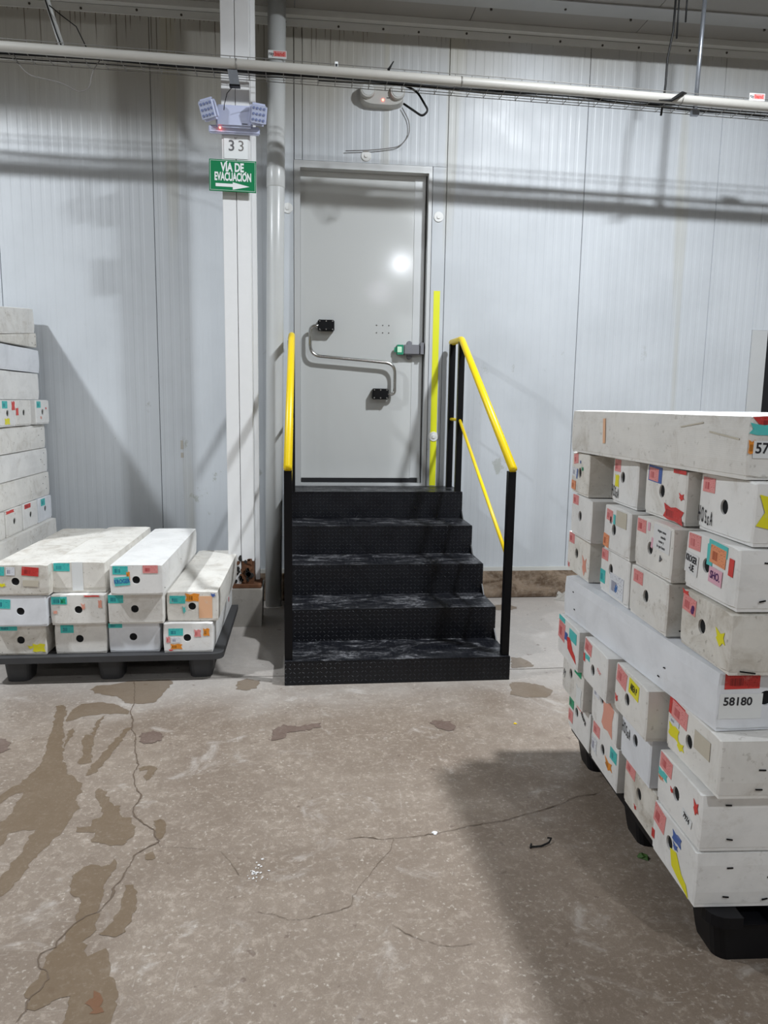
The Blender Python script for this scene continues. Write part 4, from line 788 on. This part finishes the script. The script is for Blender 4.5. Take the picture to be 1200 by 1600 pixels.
k3 = fc('carton with teal handwritten name sticker and pink label, top row third from left', -.950, -.688, 3.715, 3.725, zs[2], L=1.075, mat='c_w', hs=(.49, .50), st=[('teal', .06, .34, .68, .95, 1), ('orangep', .31, .38, .50, .78, 0, 0), ('tealp', .09, .37, .32, .60, -5, None, [('KROGER', .030, .66, 'bluew', 0, 0)]), ('pink', .62, .90, .72, .97, 0)], side=staples([.03, .5], [.2, .5], w=.006))

# ---- tall stack against the wall at the left edge
GT = 'cartons of the tall stack at the left edge against the wall'
Y0, Y1 = 4.19, 5.26
ord_ = ['bottom', 'second', 'third', 'fourth', 'fifth', 'sixth', 'seventh']
for k, X in ((0, -1.70), (1, -1.70), (2, -1.680), (4, -1.714), (5, -1.720), (6, -1.726)):
    lab = {0: 'lengthwise carton at the bottom of the tall left stack, behind the front cartons', 1: 'lengthwise carton second from bottom of the tall left stack', 2: 'carton jutting out just above the front left cartons, side with one dark slit', 4: 'lengthwise carton directly above the lower row of labelled ends, tall left stack', 5: 'lengthwise carton second above the lower row of labelled ends, tall left stack', 6: 'lengthwise carton just under the upper row of labelled ends, tall left stack'}[k]
    cross(lab, X-.262, Y0, X, Y1, zs[k], group=GT, mat='c_w' if k % 2 else 'c_o', Wd=.262, wobble=.006) if False else carton(lab, GT, (X, Y0), (X-.262, Y0), zs[k], mat='c_w' if k % 2 else 'c_o', wobble=.006, side=(staples([.35], [.5], w=.006) if k == 2 else staples([1.0, 1.0, .94], [.8, .3, .55], w=.006)))
for k, row in ((3, 'lower'), (7, 'upper')):
    X = -1.706 if k == 3 else -1.710
    specs = [('nearest the camera', 'c_o', [('pink', .1, .4, .7, .97)]), ('second from near end', 'c_o', [('redp', .0, .5, .86, .98, 0, 0)]), ('third from near end', 'c_w', [('red', .1, .5, .80, .97)]), ('farthest, by the wall', 'c_new' if k == 3 else 'c_w', [('teal', .18, .48, .66, .95)])]
    if k == 7: specs[1] = (specs[1][0], 'c_w', [('teal', .2, .5, .68, .95), ('redp', .75, .95, .6, .95, 0, 0), ('yel', .3, .6, .08, .32, 0, 0)]); specs[2] = (specs[2][0], 'c_o', [('redp', 0, .15, .4, .7, 0, 0)]); specs[3] = (specs[3][0], 'c_w', [('teal', .08, .36, .68, .94), ('salmon', .3, .42, .2, .34, 0, 1), ('redp', .7, .8, .6, .7, 0, 1)])
    for i, (w, m, s_) in enumerate(specs):
        ya = Y0 + .27*i + (.0 if k == 3 else .012*i*0); 
        if k == 7 and i == 3: ya += .02
        if k == 7 and i == 2: ya -= .012
        carton('carton end in the %s row of labelled ends, %s, tall left stack' % (row, w), GT, (X+(.012 if (k == 7 and i == 3) else 0), ya+.256), (X+(.012 if (k == 7 and i == 3) else 0), ya), zs[k], mat=m, st=s_, hs=(.5, .5))
carton('lengthwise carton directly above the upper row of labelled ends, tall left stack', GT, (-1.744, Y0-.02), (-2.006, Y0-.02), 1.43, H=.175, mat='c_w', wobble=.006)
carton('bright lengthwise carton directly below the crushed wedge-shaped one, tall left stack', GT, (-1.740, Y0), (-2.002, Y0), 1.605, H=.155, mat='c_new', wobble=.006)
carton('crushed wedge-shaped carton under the tilted top carton, tall left stack', GT, (-1.746, 4.31), (-2.008, 4.31), 1.761, L=.94, H=.108, mat='c_d', taper=(.12, 1.0), hole=False, side=staples([.91, .91], [.75, .25], w=.006))
carton('tilted carton on the very top of the tall left stack', GT, (-1.752, 4.18), (-2.012, 4.18), 1.766, H=.160, mat='c_o', pitch=-A(5.3), roll=0, wobble=.006)
for k in (0, 1, 2, 4, 5, 6, 8, 9):
    for j in range(1, 4):
        z, H = (zs[k], .16) if k < 8 else ((1.43, .175) if k == 8 else (1.605, .155))
        X = -1.744 - .267*j
        carton('plain white carton inside the tall left stack, hidden behind its outer cartons', 'hidden inner cartons of the tall left stack', (X, Y0), (X-.262, Y0), z, H=H, mat='c_w', hole=False)

# ================================================================== PALLETS
def pallet(label, x0, y0, x1, y1, h, mat, feet_in=.035, rc=.05, rz=0, holes={(2, 0), (9, 0)}, fw=.17):
    t = empty('plastic_pallet', label, 'pallet', ((x0+x1)/2, (y0+y1)/2, 0)); W2, D2 = (x1-x0)/2, (y1-y0)/2
    bm = bmesh.new()
    nx, ny = 13, 11; gx = [-W2 + 2*W2*i/nx for i in range(nx+1)]; gy = [-D2 + 2*D2*i/ny for i in range(ny+1)]
    z0, z1 = h-.032, h-.001
    def cell(i, j):
        if (i in (0, nx-1)) or (j in (0, ny-1)): return True
        return (i % 2 == 0) or (j % 5 == 0)
    vt = {}
    for i in range(nx):
        for j in range(ny):
            if cell(i, j) and not ((i, j) in holes):
                if i in (0, nx-1) and j in (0, ny-1):
                    sx = -1 if i == 0 else 1; sy = -1 if j == 0 else 1; cx, cy = sx*W2, sy*D2; ix = gx[1] if i == 0 else gx[nx-1]; iy = gy[1] if j == 0 else gy[ny-1]
                    P = [(ix, iy), (ix, cy)] + [(cx - sx*rc + sx*rc*math.sin(a), cy - sy*rc + sy*rc*math.cos(a)) for a in [PI/2*q/5 for q in range(6)]] + [(cx, iy)]
                    a = [bm.verts.new((x, y, z0)) for x, y in P]; b = [bm.verts.new((x, y, z1)) for x, y in P]
                    bm.faces.new(a); bm.faces.new(b)
                    for q in range(len(P)): bm.faces.new((a[q], a[(q+1) % len(P)], b[(q+1) % len(P)], b[q]))
                else: box(bm, gx[i], gx[i+1], gy[j], gy[j+1], z0, z1)
    mk('deck', bm, mat, t)
    fd = .15; t.rotation_euler.z = rz
    for i in (-1, 0, 1):
        for j in (-1, 0, 1):
            cx = i*(W2-feet_in-fw/2); cy = j*(D2-feet_in-fd/2); bm = bmesh.new(); R = []
            for z, s, sh in ((0, .90, 0), (.02, .94, 0), (z0-.012, 1.06, 1), (z0-.0002, 1.22 if (i or j) else 1.1, 1)):
                ring = []; w, d = fw/2*s, fd/2*s; r = .035
                for q in range(16):
                    a = 2*PI*(q+.5)/16; ca_, sa = math.cos(a), math.sin(a); ring.append(bm.verts.new((cx + math.copysign(w-r, ca_) + r*ca_, cy + math.copysign(d-r, sa) + r*sa, z)))
                R.append(ring)
            for P, Q in zip(R, R[1:]):
                for q in range(16): bm.faces.new((P[q], P[(q+1) % 16], Q[(q+1) % 16], Q[q]))
            bm.faces.new(R[0]); bm.faces.new(R[-1]); mk('foot', bm, mat, t)
    return t
pallet('black plastic pallet under the tall right stack of cartons', 1.074, 1.585, 2.18, 2.80, .1495, 'pallet', rz=-.055, feet_in=.030, holes={(1, 0), (3, 0)}, fw=.24)
pallet('dusty grey-black plastic pallet under the front left cartons', -1.57, 3.742, -.405, 4.88, .1495, 'pallet2', feet_in=.06, holes=(), fw=.125)
pallet('black plastic pallet hidden under the tall left stack by the wall', -2.82, 4.17, -1.70, 5.27, .1495, 'pallet')

# ================================================================== SMALL LITTER ON THE FLOOR
tag(tubeo('wire_scrap', [(.746, 2.175, .004), (.755, 2.195, .005), (.75, 2.18, .004), (.785, 2.182, .004), (.815, 2.195, .006), (.828, 2.21, .012), (.82, 2.222, .006)], .003, 'cable', None, 6), 'small curled black wire scrap on the floor in the shadow', 'wire')
def scrap(name, x, y, r, mat, label, cat, sd, hgt=.01):
    rr = random.Random(sd); bm = bmesh.new(); vs = []
    for ring, k in ((1., 0), (.55, 1)):
        vs.append([bm.verts.new((x + r*ring*rr.uniform(.6, 1.2)*math.cos(2*PI*q/9), y + r*ring*rr.uniform(.5, 1.1)*math.sin(2*PI*q/9), .0015 + hgt*k*rr.uniform(.5, 1))) for q in range(9)])
    c = bm.verts.new((x, y, .002+hgt*.6))
    for q in range(9):
        bm.faces.new((vs[0][q], vs[0][(q+1) % 9], vs[1][(q+1) % 9], vs[1][q])); bm.faces.new((vs[1][q], vs[1][(q+1) % 9], c))
    bm.faces.new(vs[0][::-1]); tag(mk(name, bm, mat), label, cat)
scrap('leaf_debris', 1.10, 2.10, .022, 'leaf', 'dark green leaf scrap on the floor beside the right pallet', 'leaf', 1)
scrap('paper_scrap', .969, 3.118, .008, 'yellow', 'tiny yellow scrap on the floor in front of the steps', 'scrap', 2, .004)
scrap('paper_scrap', .449, 2.29, .012, 'paper', 'tiny white scrap lying by the long floor crack', 'scrap', 3, .004)
scrap('plastic_wad', 1.95, 5.235, .07, 'film', 'crumpled clear plastic lying at the foot of the wall beside the right stack', 'plastic', 4, .06)
rr = random.Random(9)
bm = bmesh.new()
for q in range(26):
    x = -.142+rr.gauss(0, .016); y = 2.13+rr.gauss(0, .03); r = rr.uniform(.002, .006)
    vs = [bm.verts.new((x+r*rr.uniform(.5, 1.2)*math.cos(a), y+r*rr.uniform(.5, 1.2)*math.sin(a), .0016)) for a in [2*PI*i/6 for i in range(6)]]; bm.faces.new(vs)
mk('paint_spatter', bm, 'paint', fl)
